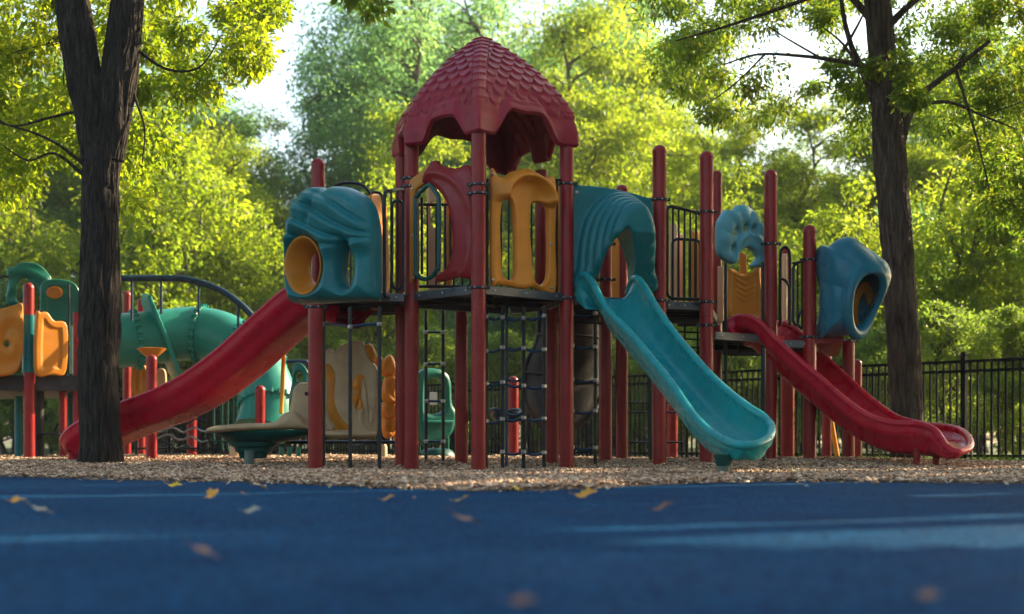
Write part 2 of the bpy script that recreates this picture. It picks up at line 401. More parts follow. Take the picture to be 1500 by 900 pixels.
# ================================================================ ground
SUN_EL, SUN_DIR = 27.0, (0.88, 0.47)
def nmat(name, base, fn):
    m = bpy.data.materials.new(name); m.use_nodes = True; fn(m.node_tree, m.node_tree.nodes, m.node_tree.links, m.node_tree.nodes['Principled BSDF']); return m
def f_rubber(nt, N, L, b):
    tc = N.new('ShaderNodeTexCoord')
    n1 = N.new('ShaderNodeTexNoise'); n1.inputs['Scale'].default_value = 1.1; n1.inputs['Detail'].default_value = 10; n1.inputs['Roughness'].default_value = .65
    vo = N.new('ShaderNodeTexVoronoi'); vo.inputs['Scale'].default_value = 170
    for x in (n1, vo): L.new(tc.outputs['Object'], x.inputs['Vector'])
    r = N.new('ShaderNodeValToRGB'); e = r.color_ramp.elements
    e[0].position = .3; e[0].color = (.0004,.031,.090,1); e[1].position = .72; e[1].color = (.0012,.060,.150,1)
    L.new(n1.outputs['Fac'], r.inputs['Fac'])
    r2 = N.new('ShaderNodeValToRGB'); e = r2.color_ramp.elements; e.new(.8); e.new(.97)
    for i,(p,c) in enumerate(((.15,(.15,.2,.25)),(.5,(.85,.85,.85)),(.78,(1.5,1.45,1.35)),(.9,(2.6,2.1,1.9)))): e[i].position = p; e[i].color = (*c,1)
    v3 = N.new('ShaderNodeTexVoronoi'); v3.inputs['Scale'].default_value = 60; L.new(tc.outputs['Object'], v3.inputs['Vector'])
    ms = N.new('ShaderNodeMixRGB'); ms.inputs[0].default_value = .5; L.new(vo.outputs['Color'], ms.inputs[1]); L.new(v3.outputs['Color'], ms.inputs[2])
    sp = N.new('ShaderNodeSeparateColor'); L.new(ms.outputs['Color'], sp.inputs['Color']); L.new(sp.outputs[0], r2.inputs['Fac'])
    mx = N.new('ShaderNodeMixRGB'); mx.blend_type = 'MULTIPLY'; mx.inputs[0].default_value = 1
    L.new(r.outputs['Color'], mx.inputs[1]); L.new(r2.outputs['Color'], mx.inputs[2])
    # pale dust wiped over the surface
    n2 = N.new('ShaderNodeTexNoise'); n2.inputs['Scale'].default_value = .7; n2.inputs['Detail'].default_value = 12; n2.inputs['Roughness'].default_value = .7
    L.new(tc.outputs['Object'], n2.inputs['Vector'])
    r3 = N.new('ShaderNodeValToRGB'); r3.color_ramp.elements[0].position = .5; r3.color_ramp.elements[1].position = .8; r3.color_ramp.elements[0].color = (0,0,0,1); r3.color_ramp.elements[1].color = (.085,.085,.085,1)
    L.new(n2.outputs['Fac'], r3.inputs['Fac'])
    m2 = N.new('ShaderNodeMixRGB'); m2.inputs[2].default_value = (.24,.21,.19,1); L.new(r3.outputs['Color'], m2.inputs[0]); L.new(mx.outputs['Color'], m2.inputs[1])
    L.new(m2.outputs['Color'], b.inputs['Base Color'])
    b.inputs['Roughness'].default_value = .7; b.inputs['Specular IOR Level'].default_value = .03
    bp = N.new('ShaderNodeBump'); bp.inputs['Strength'].default_value = 1; bp.inputs['Distance'].default_value = .012
    L.new(v3.outputs['Distance'], bp.inputs['Height']); L.new(bp.outputs['Normal'], b.inputs['Normal'])
M['rubber'] = nmat('rubber_blue', None, f_rubber)
def f_chips(nt, N, L, b):
    g = N.new('ShaderNodeNewGeometry'); r = N.new('ShaderNodeValToRGB'); e = r.color_ramp.elements; e.new(.4); e.new(.8)
    for i,(p,c) in enumerate(((0,(.095,.048,.024)),(.4,(.29,.165,.095)),(.75,(.50,.32,.195)),(1,(.74,.55,.38)))): e[i].position = p; e[i].color = (*c,1)
    L.new(g.outputs['Random Per Island'], r.inputs['Fac']); L.new(r.outputs['Color'], b.inputs['Base Color']); b.inputs['Roughness'].default_value = .85
M['chips'] = nmat('wood_chips', None, f_chips)
def f_bed(nt, N, L, b):
    tc = N.new('ShaderNodeTexCoord'); v = N.new('ShaderNodeTexVoronoi'); v.inputs['Scale'].default_value = 28
    mp = N.new('ShaderNodeMapping'); mp.inputs['Scale'].default_value = (1,1.8,1); L.new(tc.outputs['Object'], mp.inputs['Vector']); L.new(mp.outputs['Vector'], v.inputs['Vector'])
    r = N.new('ShaderNodeValToRGB'); r.color_ramp.elements[0].color = (.07,.045,.033,1); r.color_ramp.elements[1].color = (.26,.18,.13,1)
    sp = N.new('ShaderNodeSeparateColor'); L.new(v.outputs['Color'], sp.inputs['Color']); L.new(sp.outputs[0], r.inputs['Fac']); L.new(r.outputs['Color'], b.inputs['Base Color'])
    b.inputs['Roughness'].default_value = .9
    bp = N.new('ShaderNodeBump'); bp.inputs['Distance'].default_value = .03; L.new(v.outputs['Distance'], bp.inputs['Height']); L.new(bp.outputs['Normal'], b.inputs['Normal'])
M['bed'] = nmat('mulch_bed', None, f_bed)
def f_soil(nt, N, L, b):
    tc = N.new('ShaderNodeTexCoord'); v = N.new('ShaderNodeTexNoise'); v.inputs['Scale'].default_value = 1.2; v.inputs['Detail'].default_value = 12
    L.new(tc.outputs['Object'], v.inputs['Vector'])
    r = N.new('ShaderNodeValToRGB'); r.color_ramp.elements[0].position=.35; r.color_ramp.elements[1].position=.65; r.color_ramp.elements[0].color = (.035,.05,.012,1); r.color_ramp.elements[1].color = (.07,.09,.02,1)
    L.new(v.outputs['Fac'], r.inputs['Fac']); L.new(r.outputs['Color'], b.inputs['Base Color']); b.inputs['Roughness'].default_value = .95
M['soil'] = nmat('forest_floor', None, f_soil)

mb = MB(); mb.add([(-110,-40,-.02),(110,-40,-.02),(110,170,-.02),(-110,170,-.02)], [(0,1,2,3)])
tag(obj('ground', mb, M['soil'], smooth=False), kind='structure')
# rubber surfacing: slightly undulating sheet
xs = np.linspace(-12,12,121); ys = np.r_[np.linspace(-6,2,10), np.linspace(2.1,13.5,140)]
A = np.zeros((len(xs),len(ys),3)); A[...,0] = xs[:,None]; A[...,1] = ys[None]
A[...,2] = .004*np.sin(xs[:,None]*1.3+1)*np.sin(ys[None]*1.9)*np.clip((ys[None]-3)/4,0,1)
mb = MB(); mb.grid(A); tag(obj('rubber_surface', mb, M['rubber'], ang=180), kind='structure')

def vnoise(x, y, sc, seed=0):
    r = np.random.default_rng(seed).random((256,256)); X = x*sc+500; Y = y*sc+500
    xi = np.floor(X).astype(int); yi = np.floor(Y).astype(int); fx = X-xi; fy = Y-yi; fx = fx*fx*(3-2*fx); fy = fy*fy*(3-2*fy)
    g = lambda a,b: r[a%256,b%256]
    return (g(xi,yi)*(1-fx)+g(xi+1,yi)*fx)*(1-fy)+(g(xi,yi+1)*(1-fx)+g(xi+1,yi+1)*fx)*fy
# mulch edge traced from the photograph, laid on the ground at its real distance
edge = []
for px, py in ((-260,697),(-100,697),(0,699),(150,703),(300,706),(450,711),(600,717),(700,720),(760,720),(860,716),(950,711),(1050,707.5),(1200,706.5),(1350,708),(1500,710),(1700,712),(1900,714)):
    s = (py-HY)/CH; edge.append(((px-CX)/s, FP/s))
edge = np.array(cr(edge, 6)); eo = np.argsort(edge[:,0]); EX, EY = edge[eo,0], edge[eo,1]
back = np.array([((px-CX)/s, FP/s) for px,s in ((-700,80),(0,95),(500,104),(1000,117),(1280,127),(1500,138),(1900,155))])
def mulch_h(x, y):
    y0 = np.interp(x, EX, EY)+ .10*(vnoise(x,y,1.7,3)-.5)
    y1 = np.interp(x, back[:,0], back[:,1])
    d = np.minimum(y-y0, (y1-y)*.8)
    base = (.020+.055*np.clip((y-13.2)/2.5,0,1))*(1-np.exp(-np.clip(d,0,9)/.6))
    und = .03*(vnoise(x,y,.8,4)-.5)+.016*(vnoise(x,y,2.6,5)-.5)
    lump = .028*np.exp(-(((x-2.6)/1.4)**2+((y-14.2)/1.3)**2))-.022*np.exp(-(((x+.9)/2.0)**2+((y-12.6)/1.1)**2))
    h = base*.8+(und+lump)*np.clip(d/.8,0,1)
    return np.where(d<0, np.maximum(d*1.2,-.05)-.002, h+.006)
xs = np.arange(-8.5,7.5,.05); ys = np.arange(7.5,26,.06)
X, Y = np.meshgrid(xs, ys, indexing='ij')
A = np.stack([X, Y, mulch_h(X,Y)+.012*(vnoise(X,Y,14,6)-.5)*np.clip((mulch_h(X,Y))/.02,0,1)], 2)
mb = MB(); mb.grid(A); tag(obj('mulch', mb, M['bed'], ang=180), kind='structure')

def npmesh(name, V, nf, k, m, parent=None, loc=(0,0,0), smooth=False):
    """V (nf*k,3): nf faces of k own corners each unless F given"""
    me = bpy.data.meshes.new(name); me.vertices.add(len(V)); me.vertices.foreach_set('co', (V-np.array(loc)).astype(np.float32).ravel())
    F = nf if isinstance(nf, np.ndarray) else np.arange(nf*k).reshape(nf,k)
    me.loops.add(F.size); me.loops.foreach_set('vertex_index', F.ravel().astype(np.int32))
    me.polygons.add(len(F)); me.polygons.foreach_set('loop_start', (np.arange(len(F))*k).astype(np.int32))
    try: me.polygons.foreach_set('loop_total', np.full(len(F),k,np.int32))
    except Exception: pass
    if smooth: me.polygons.foreach_set('use_smooth', [True]*len(F))
    me.update(calc_edges=True); me.validate()
    return link(name, me, m, parent, loc, smooth)
def rot(n, r):                                       # random rotation frames
    a = r.normal(size=(n,3)); a /= np.linalg.norm(a,axis=1)[:,None]; b = r.normal(size=(n,3)); b -= (a*b).sum(1)[:,None]*a; b /= np.linalg.norm(b,axis=1)[:,None]
    return a, b, np.cross(a,b)
# loose chips
n = 160000
t = rng.random(n); y = 7.7+12.2*t**1.2; x = (rng.random(n)*2-1)*(.37*y+.3)
h = mulch_h(x,y); dE = y-np.interp(x, EX, EY); ok = (h>.004)|((dE>-.9)&(rng.random(n)<.16*np.exp(np.clip(dE,-3,0)/.16))); x,y,h = x[ok],y[ok],np.maximum(h[ok],.0); n = len(x)
an = rng.random(n)*math.pi*2; tilt = rng.normal(0,.28,n); roll = rng.normal(0,.35,n)
ln = .012+.046*rng.random(n)**2.0; wd = ln*rng.uniform(.22,.5,n); th = rng.uniform(.004,.010,n)
a = np.stack([np.cos(an)*np.cos(tilt), np.sin(an)*np.cos(tilt), np.sin(tilt)],1); zz = np.array([0,0,1.])
b = np.cross(zz, a); b /= np.linalg.norm(b,axis=1)[:,None]; c = np.cross(a,b); b2 = b*np.cos(roll)[:,None]+c*np.sin(roll)[:,None]; c2 = np.cross(a,b2)
cen = np.stack([x,y,h+.010+rng.random(n)*.012],1)
cor = []
for k in (-1,1):
    for (i,j) in ((-1,-.7),(.8,-1),(1,.8),(-.9,1)): cor.append(cen+a*(ln*i/2)[:,None]+b2*(wd*j/2)[:,None]+c2*(th*k/2)[:,None])
V = np.stack(cor,1).reshape(-1,3)
q = np.array([(3,2,1,0),(4,5,6,7),(0,1,5,4),(1,2,6,5),(2,3,7,6),(3,0,4,7)])
F = (q[None]+(np.arange(n)*8)[:,None,None]).reshape(-1,4)
tag(npmesh('wood_chips', V, F, 4, M['chips']), 'loose pale brown wood chips spread over the mulch bed', 'wood chips', kind='stuff')

# grass and weeds along the fence foot
n = 9000; x = rng.uniform(2.8,7.5,n); yb = np.interp(x, back[:,0], back[:,1]); y = yb+rng.random(n)**1.5*5-.25
hh = rng.uniform(.03,.08,n)*(1+rng.random(n)); an = rng.random(n)*6.28; w = .012
base = np.stack([x,y,np.full(n,-.01)],1); d = np.stack([np.cos(an),np.sin(an),np.zeros(n)],1); ln_ = np.stack([rng.normal(0,.4,n),rng.normal(0,.4,n),np.ones(n)],1)
V = np.stack([base-d*w, base+d*w, base+d*w*.5+ln_*hh[:,None]*.6, base+ln_*hh[:,None]],1).reshape(-1,3)
M['grass'] = leafmat('grass', [(.03,.07,.01),(.06,.12,.02)], [(.06,.12,.01),(.12,.2,.02)], tw=.4)
tag(npmesh('grass', V, n, 4, M['grass']), 'low green grass along the foot of the fence', 'grass', kind='stuff')

# fallen leaves on the blue surface (each its own object)
def fallen(px, py, size, col, label, yaw, curl=.7):
    s = (py-HY)/CH; c = G(px, s)
    size *= 1.35
    out = [(-1,0),(-.75,.28),(-.45,.25),(-.2,.55),(.1,.35),(.35,.6),(.5,.25),(.85,.2),(1.05,0)]
    pts = out+[(x,-y) for x,y in out[1:-1]][::-1]
    mb = MB(); V = []
    for (x,y) in [(0.,0.)]+pts: V.append((x*size, y*size, size*(.45+.42*math.cos(yaw*5)*x+.5*abs(math.sin(yaw*7))*y+curl*.45*(x*x*.5+y*y*1.5)+.12*math.sin(4*x+yaw))))
    ca, sa = math.cos(yaw), math.sin(yaw)
    V = [np.array([c[0]+x*ca-y*sa, c[1]+x*sa+y*ca, .004+z]) for x,y,z in V]
    n = len(pts); F = [(0,i+1,(i+1)%n+1) for i in range(n)]
    mb.add(V, F)
    st = np.array(V[1]); mb.tube([st, st+(st-np.array(V[0]))*.5+[0,0,size*.2]], size*.03, 5)
    return tag(obj('fallen_leaf', mb, M[col], smooth=True), label, 'leaf', 'fallen leaves on the blue surface')
M['lf_y'] = leafmat('leaf_yellow', [(.85,.5,.02),(.9,.6,.03)], [(.7,.4,.02),(.8,.5,.03)], tw=.3)
M['lf_o'] = leafmat('leaf_ochre', [(.6,.27,.02),(.7,.33,.03)], [(.5,.2,.02),(.6,.25,.03)], tw=.25)
M['lf_b'] = leafmat('leaf_brown', [(.14,.065,.03),(.2,.09,.04)], [(.15,.06,.02),(.2,.09,.03)], tw=.15)
M['lf_p'] = leafmat('leaf_pale', [(.35,.32,.2),(.42,.38,.25)], [(.3,.3,.15),(.35,.3,.15)], tw=.15)
for a in (
 (256,717,.030,'lf_y','bright yellow leaf lying on the pale light streak, left of centre',.3),
 (311,732,.034,'lf_o','upright ochre leaf just below the bright yellow leaf on the blue surface',1.2,.8),
 (371,715,.022,'lf_o','small tan leaf on the pale streak below the tan play boat',2.2),
 (357,728,.018,'lf_b','small dark brown leaf between the ochre leaf and the pale leaf',.7),
 (369,755,.022,'lf_p','pale grey leaf lying below the play boat on the blue surface',.2),
 (62,757,.030,'lf_p','pale leaf at the far left, right of a tan one',.5),
 (25,741,.030,'lf_o','tan leaf at the left edge of the blue surface',1.0),
 (524,724,.018,'lf_b','tiny dark reddish leaf below the two slim black poles',.9),
 (568,736,.022,'lf_o','flat orange brown leaf below the twin red tower posts',.1),
 (607,733,.014,'lf_b','tiny dark leaf just right of the flat orange brown leaf',1.4),
 (676,738,.026,'lf_y','flat yellow leaf below the front post of the tower',.0),
 (685,776,.040,'lf_b','large blurred dark brown leaf in the middle foreground',.5,.5),
 (759,724,.030,'lf_y','curled yellow leaf on the blue surface right of centre, near the mulch edge',.8,.9),
 (795,724,.012,'lf_b','tiny dark leaf just right of the curled yellow leaf',.2),
 (858,734,.040,'lf_o','large curled orange leaf on the light streak below the teal slide',.2,.9),
 (1182,716,.018,'lf_p','tiny pale leaf on the blue surface below the red slide',.4),
 (970,752,.030,'lf_b','dull brown leaf lying above the wide light streak',.1),
 (765,893,.018,'lf_b','very blurred brown leaf at the bottom edge, middle of the photo',.3,.3),
 (1360,885,.018,'lf_b','very blurred brown leaf at the bottom edge, lower right',.3,.3),
 (300,820,.026,'lf_b','faint brown leaf in the blurred lower left foreground',.6,.2),
): fallen(*a)
# ================================================================ trees
def leaves(cen, rad, n, size, r, flat=.8, droop=.5, asp=.42, hug=.5):
    """n leaves round cluster centres; returns quads"""
    k = r.integers(0, len(cen), n); u = r.normal(size=(n,3)); u /= np.linalg.norm(u,axis=1)[:,None]
    rr = r.random(n)**hug
    pos = cen[k]+u*(rad[k]*rr)[:,None]*np.array([1,1,flat])
    d = u*.6+r.normal(size=(n,3))*.6; d[:,2] -= droop; d /= np.linalg.norm(d,axis=1)[:,None]
    b = r.normal(size=(n,3)); b[:,2] *= .4; b -= (b*d).sum(1)[:,None]*d; b /= np.linalg.norm(b,axis=1)[:,None]
    L = size*r.uniform(.6,1.35,n); w = L*asp
    nn = np.cross(d,b)
    fold = nn*(w*.35)[:,None]
    V = np.stack([pos, pos+d*(L*.45)[:,None]+b*(w/2)[:,None]+fold, pos+d*L[:,None], pos+d*(L*.45)[:,None]-b*(w/2)[:,None]+fold],1)
    return V.reshape(-1,3)
def limb(mb, a, b, r0, r1, r, wig=.12, n=7, sag=0.):
    a = np.array(a,float); b = np.array(b,float); L = np.linalg.norm(b-a); ts = np.linspace(0,1,n)
    off = r.normal(size=(n,3))*L*wig*.3; off[0] = 0; off[-1] = 0
    pts = a+(b-a)*ts[:,None]+off; pts[:,2] += sag*L*np.sin(ts*math.pi)
    pts = cr(pts, 3); mb.tube(pts, np.linspace(r0,r1,len(pts)), 7); return pts
def trunk_mesh(mb, pts, rad, n=180, furrow=.010, seed=1, flare=0.):
    """tapered trunk with vertical furrows and a root flare"""
    nn_ = 26 if n > 100 else 6; p = cr(np.array(pts,float), nn_); rr = cr(np.array([[x,0,0] for x in rad]), nn_)[:,0]; m = len(p)
    an = np.arange(n)/n*2*math.pi; rings = []
    T = np.gradient(p,axis=0); T /= np.linalg.norm(T,axis=1)[:,None]; L = np.r_[0,np.cumsum(np.linalg.norm(np.diff(p,axis=0),axis=1))]
    U = np.array([1.,0,0])
    for i in range(m):
        U = U-T[i]*U.dot(T[i]); U /= np.linalg.norm(U); W = np.cross(T[i],U)
        x = an/(2*math.pi)*38; z = np.full(n, L[i]*4.2); x = x+.9*(vnoise(x*.3,z*.8,1.,seed+4)-.5)*3
        f = (np.minimum(np.abs(vnoise(x,z,1.,seed)-.5)*3.2,1))*furrow*1.25+vnoise(x*2.3,z*3,1.,seed+1)*furrow*.35 + (vnoise(x*.18,z*.3,1.,seed+2)-.5)*rr[i]*.12
        fl = flare*math.exp(-L[i]/.16)*(1+.5*np.sin(an*5+seed))
        q = rr[i]+f+fl*rr[i]
        rings.append(p[i]+q[:,None]*(np.cos(an)[:,None]*U+np.sin(an)[:,None]*W))
    mb.loft(rings, True, True); return p

M['leafN'] = leafmat('leaf_near_left', [(.022,.045,.008),(.05,.085,.012),(.10,.12,.015)], [(.18,.32,.016),(.38,.50,.022),(.75,.62,.035)], tw=.6)
M['leafR'] = leafmat('leaf_near_right', [(.012,.034,.010),(.026,.058,.014),(.075,.075,.012)], [(.12,.26,.03),(.28,.44,.035),(.75,.55,.03)], tw=.58)
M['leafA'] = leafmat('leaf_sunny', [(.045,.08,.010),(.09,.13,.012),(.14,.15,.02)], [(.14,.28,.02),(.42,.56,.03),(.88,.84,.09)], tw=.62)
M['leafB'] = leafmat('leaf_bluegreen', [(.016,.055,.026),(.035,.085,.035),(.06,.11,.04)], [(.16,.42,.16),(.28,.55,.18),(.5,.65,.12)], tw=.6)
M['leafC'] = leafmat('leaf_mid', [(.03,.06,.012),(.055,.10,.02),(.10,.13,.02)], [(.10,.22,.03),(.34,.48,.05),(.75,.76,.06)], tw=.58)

def inpoly(x, y, poly):
    return sdpoly(np.array(x,float), np.array(y,float), np.array(poly,float))
def px_clusters(poly, gaps, n, s0, s1, r, rr=(.22,.45)):
    poly = np.array(poly,float); lo = poly.min(0); hi = poly.max(0); C = []
    while len(C) < n:
        p = lo+(hi-lo)*r.random(2)
        if sdpoly(np.array([p[0]]),np.array([p[1]]),poly)[0] > 0: continue
        if any(((p[0]-g[0])/g[2])**2+((p[1]-g[1])/g[3])**2 < 1 for g in gaps): continue
        C.append(P(p[0],p[1],r.uniform(s0,s1)))
    return np.array(C), r.uniform(rr[0],rr[1],n)

# ---- left foreground tree
r = np.random.default_rng(11)
TL = 152
base = G(148, TL, .0)
tl = thing('tree', 'dark furrowed tree with a forked trunk in front of the long red slide', 'tree', base)
mb = MB()
tp = lambda px,py,s=TL: P(px,py,s)
trunk_mesh(mb, [G(148,TL,-.08), tp(147,640), tp(145,560), tp(146,460), tp(147,360), tp(148,270), tp(150,228), tp(151,195), tp(151,168)], [.205,.178,.180,.178,.165,.158,.165,.12,.02], furrow=.014, seed=3, flare=.10)
trunk_mesh(mb, [tp(140,235), tp(132,160), tp(121,100), tp(108,20), tp(98,-60), tp(70,-200), tp(60,-400)], [.13,.150,.158,.150,.14,.11,.07], furrow=.012, seed=5)
trunk_mesh(mb, [tp(160,235), tp(168,160), tp(176,95), tp(186,20), tp(196,-60), tp(230,-200), tp(250,-420)], [.13,.152,.158,.145,.135,.11,.06], furrow=.012, seed=7)
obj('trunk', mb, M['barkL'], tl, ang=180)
visL, radL = px_clusters([(-80,-60),(400,-60),(395,40),(385,95),(345,110),(330,140),(285,155),(270,205),(245,230),(235,290),(190,300),(150,240),(60,250),(20,280),(-80,300)], [(300,90,18,14),(250,190,22,10)], 135, 104, 146, r, (.20,.42))
c2, r2 = px_clusters([(500,-60),(600,-60),(590,20),(560,42),(520,38)], [], 7, 160,185, r, (.12,.2))
hiL = np.stack([r.uniform(-8.5,-3.2,80), r.uniform(11.5,18.5,80), r.uniform(5.6,9.5,80)],1); rhL = r.uniform(.4,.8,80)
mb = MB(); br = np.random.default_rng(4)
forks = [tp(108,20), tp(186,20), tp(98,-60), tp(196,-60), tp(230,-200), tp(70,-200)]
for c in np.concatenate([visL[::5], c2[:1], hiL[::5]]):
    d = [np.linalg.norm(c-f) for f in forks]; f = forks[int(np.argmin(d))]
    if min(d) > 2.6: continue
    limb(mb, f, c, .010 if min(d)<2.5 else .016, .003, br, .25)
for q in ([(130,160),(75,172),(20,185),(-20,170)], [(132,250),(90,215),(50,195),(5,180),(-30,150)], [(120,255),(80,225),(40,235),(0,210)], [(185,100),(200,150),(212,190),(208,240)], [(186,60),(240,100),(290,100),(320,60)]):
    pp = cr([tp(x,y) for x,y in q],6); mb.tube(pp, np.linspace(.018,.006,len(pp)), 7)
obj('branches', mb, M['barkL'], tl)
V = np.concatenate([leaves(visL, radL, 44000, .088, r, flat=.8), leaves(c2, r2, 900, .09, r), leaves(hiL, rhL, 13000, .13, r)])
obj_ = npmesh('crown', V, len(V)//4, 4, M['leafN'], tl, base)

# ---- right foreground tree
r = np.random.default_rng(12); TR = 133
base = G(1328, TR, .0)
tr = thing('tree', 'tall brown trunk tree behind the red slide, its leafy branches hanging at the upper right', 'tree', base)
tq = lambda px,py,s=TR: P(px,py,s)
mb = MB()
trunk_mesh(mb, [G(1330,TR,-.06), tq(1328,600), tq(1323,500), tq(1316,400), tq(1310,300), tq(1303,225), tq(1298,150), tq(1292,80), tq(1286,0), tq(1280,-90), tq(1275,-250), tq(1280,-450)], [.178,.168,.162,.160,.158,.168,.150,.140,.135,.12,.09,.05], furrow=.011, seed=13, flare=.12)
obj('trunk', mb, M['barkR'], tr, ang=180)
mb = MB()
for q,r0,r1 in (([(1298,235),(1283,160),(1262,100),(1248,70),(1235,20),(1230,-40)],.05,.02), ([(1258,95),(1220,88),(1170,82),(1110,80),(1060,95)],.030,.008), ([(1262,105),(1235,65),(1205,40)],.02,.008), ([(1235,75),(1255,40),(1270,10)],.02,.008), ([(1200,84),(1150,55),(1120,35)],.014,.006),
                ([(1316,235),(1325,190),(1338,155),(1360,130),(1400,100),(1450,60)],.055,.02), ([(1338,155),(1390,150),(1440,170),(1490,190)],.025,.008), ([(1290,50),(1330,10),(1380,-30)],.05,.02), ([(1284,40),(1240,-10),(1180,-40),(1080,-50)],.05,.015), ([(1230,-20),(1150,10),(1060,40),(990,60)],.03,.008), ([(1120,80),(1080,120),(1040,150)],.012,.005), ([(1400,100),(1430,200),(1450,280)],.02,.006)):
    pp = cr([tq(x,y) for x,y in q],6); mb.tube(pp, np.linspace(r0,r1,len(pp)), 8)
gaps = [(1185,85,42,36),(1085,160,16,14),(1215,165,14,16),(1355,150,14,14),(1125,180,12,8),(1245,45,16,26),(1150,130,24,16),(1400,165,10,14)]
visR, radR = px_clusters([(955,-70),(1580,-70),(1580,330),(1470,340),(1440,260),(1400,205),(1350,180),(1300,175),(1260,205),(1200,215),(1150,235),(1120,190),(1080,195),(1040,165),(985,120),(960,60)], gaps, 215, 104, 131, r, (.16,.36))
c3, r3 = px_clusters([(1420,150),(1580,120),(1580,420),(1480,380)], [], 22, 110,130, r, (.2,.4))
c4, r4 = px_clusters([(1275,60),(1345,60),(1345,150),(1280,150)], [], 5, 134,140, r, (.10,.2)); c3 = np.concatenate([c3,c4]); r3 = np.r_[r3,r4]
visR = np.concatenate([visR,c3]); radR = np.r_[radR,r3]
hiR = np.stack([r.uniform(.5,9.5,230), r.uniform(12.5,19.0,230), r.uniform(5.6,10.5,230)],1); hiR = hiR[(-.47*hiR[:,0]+.88*hiR[:,1])<13.6]; hiR = np.concatenate([hiR, hiR[:230-len(hiR)]+.5])[:230]; rhR = r.uniform(.45,.85,230)
forks = [tq(1230,-40), tq(1110,80), tq(1400,100), tq(1440,170), tq(1280,-90), tq(1060,40), tq(1080,-50), tq(1262,100), tq(1380,-30)]
for c in np.concatenate([visR[::5], hiR[::6]]):
    d = [np.linalg.norm(c-f) for f in forks]; f = forks[int(np.argmin(d))]
    if min(d) > 1.7 or f[0] > 6.2 or (c[2]<4.3 and f[0]>4.8): continue
    limb(mb, f, c, .009 if min(d)<2.5 else .018, .003, br, .25)
obj('branches', mb, M['barkR'], tr)
V = np.concatenate([leaves(visR, radR, 62000, .080, r, flat=.75, asp=.34), leaves(hiR, rhR, 34000, .14, r)])
npmesh('crown', V, len(V)//4, 4, M['leafR'], tr, base)

# ---- woodland trees: a few different meshes, each copied as a tree of its own
def make_tree(seed, H, W, zlo, nleaf, size, leaf, name='tree', ncl=90, multi=1):
    r = np.random.default_rng(seed)
    t = thing(name, 'x', 'tree', (0,0,0))
    mb = MB(); cs = []
    stems = []
    for k in range(multi):
        top = np.array([r.normal(0,.05*H), r.normal(0,.05*H), H*.85]); pts = limb(mb, (r.normal(0,.12*(multi>1)),r.normal(0,.12*(multi>1)),-.1), top, .016*H/multi**.4, .02, r, .10, n=8); stems.append(pts)
    while len(cs) < ncl:
        u = r.normal(size=3); u /= np.linalg.norm(u); q = u*(r.random()**.45)
        z = (zlo+H)/2+q[2]*(H-zlo)/2; f = (z-zlo)/(H-zlo); wz = W*(1.15-f*.75) if f > .25 else W*(.62+f*1.4)
        cs.append((q[0]*wz, q[1]*wz, z))
    cs = np.array(cs)
    for c in cs[::2]:
        st = stems[r.integers(0,multi)]; j = int(np.clip(np.searchsorted(st[:,2], c[2]-.9-.25*np.hypot(c[0],c[1])), 2, len(st)-2))
        limb(mb, st[j], c, .012*H*.3, .006, r, .2, n=5, sag=.05)
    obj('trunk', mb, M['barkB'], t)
    V = leaves(cs, r.uniform(.35,.85,len(cs))*W/2.6, nleaf, size, r, flat=.6)
    npmesh('crown', V, nleaf, 4, leaf, t, (0,0,0))
    return t
def place(proto, x, y, rz, sc, label, group, name, used=set()):
    if proto.name not in used: used.add(proto.name); o = proto
    else:
        o = proto.copy(); o.name = name; COL.objects.link(o)
        for ch in proto.children:
            c = ch.copy(); COL.objects.link(c); c.parent = o
    o.location = (x,y,0); o.rotation_euler = (0,0,rz); o.scale = (sc,)*3 if np.isscalar(sc) else sc
    tag(o, label, 'tree', group); return o
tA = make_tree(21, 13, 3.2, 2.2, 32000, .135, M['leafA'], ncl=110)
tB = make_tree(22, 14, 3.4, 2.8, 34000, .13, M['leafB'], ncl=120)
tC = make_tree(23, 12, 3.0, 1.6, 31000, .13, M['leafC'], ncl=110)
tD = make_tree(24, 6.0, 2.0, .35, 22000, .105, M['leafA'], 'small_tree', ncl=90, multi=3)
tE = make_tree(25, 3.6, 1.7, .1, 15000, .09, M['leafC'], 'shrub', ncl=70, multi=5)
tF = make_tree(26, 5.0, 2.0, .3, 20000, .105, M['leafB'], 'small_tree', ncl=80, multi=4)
kinds = {'A':(tA,'tree'),'B':(tB,'tree'),'C':(tC,'tree'),'D':(tD,'small_tree'),'E':(tE,'shrub'),'F':(tF,'small_tree')}
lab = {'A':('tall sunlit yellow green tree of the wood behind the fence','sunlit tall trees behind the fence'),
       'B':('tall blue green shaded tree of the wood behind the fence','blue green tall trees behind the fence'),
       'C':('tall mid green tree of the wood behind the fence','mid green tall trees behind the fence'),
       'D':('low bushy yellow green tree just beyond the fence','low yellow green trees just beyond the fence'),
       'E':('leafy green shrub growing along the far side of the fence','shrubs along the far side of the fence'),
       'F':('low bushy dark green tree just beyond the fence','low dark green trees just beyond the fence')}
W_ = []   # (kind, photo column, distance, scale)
W_ += [('E',px,d,s) for px,d,s in ((1480,21.2,.62),(1390,22.0,.7),(1290,23,.62),(1180,23.5,.66),(1080,25,.7),(960,26,.62),(850,27,.7),(740,28,.66),(630,28,.72),(520,30,.7),(400,31,.72),(280,32,.74),(160,33,.7),(40,34,.8),(-60,30,.8),(1570,21,.7),(905,28.5,.8),(1130,27.5,.8),(470,33,.8),(220,36,.8),(100,30,.6))]
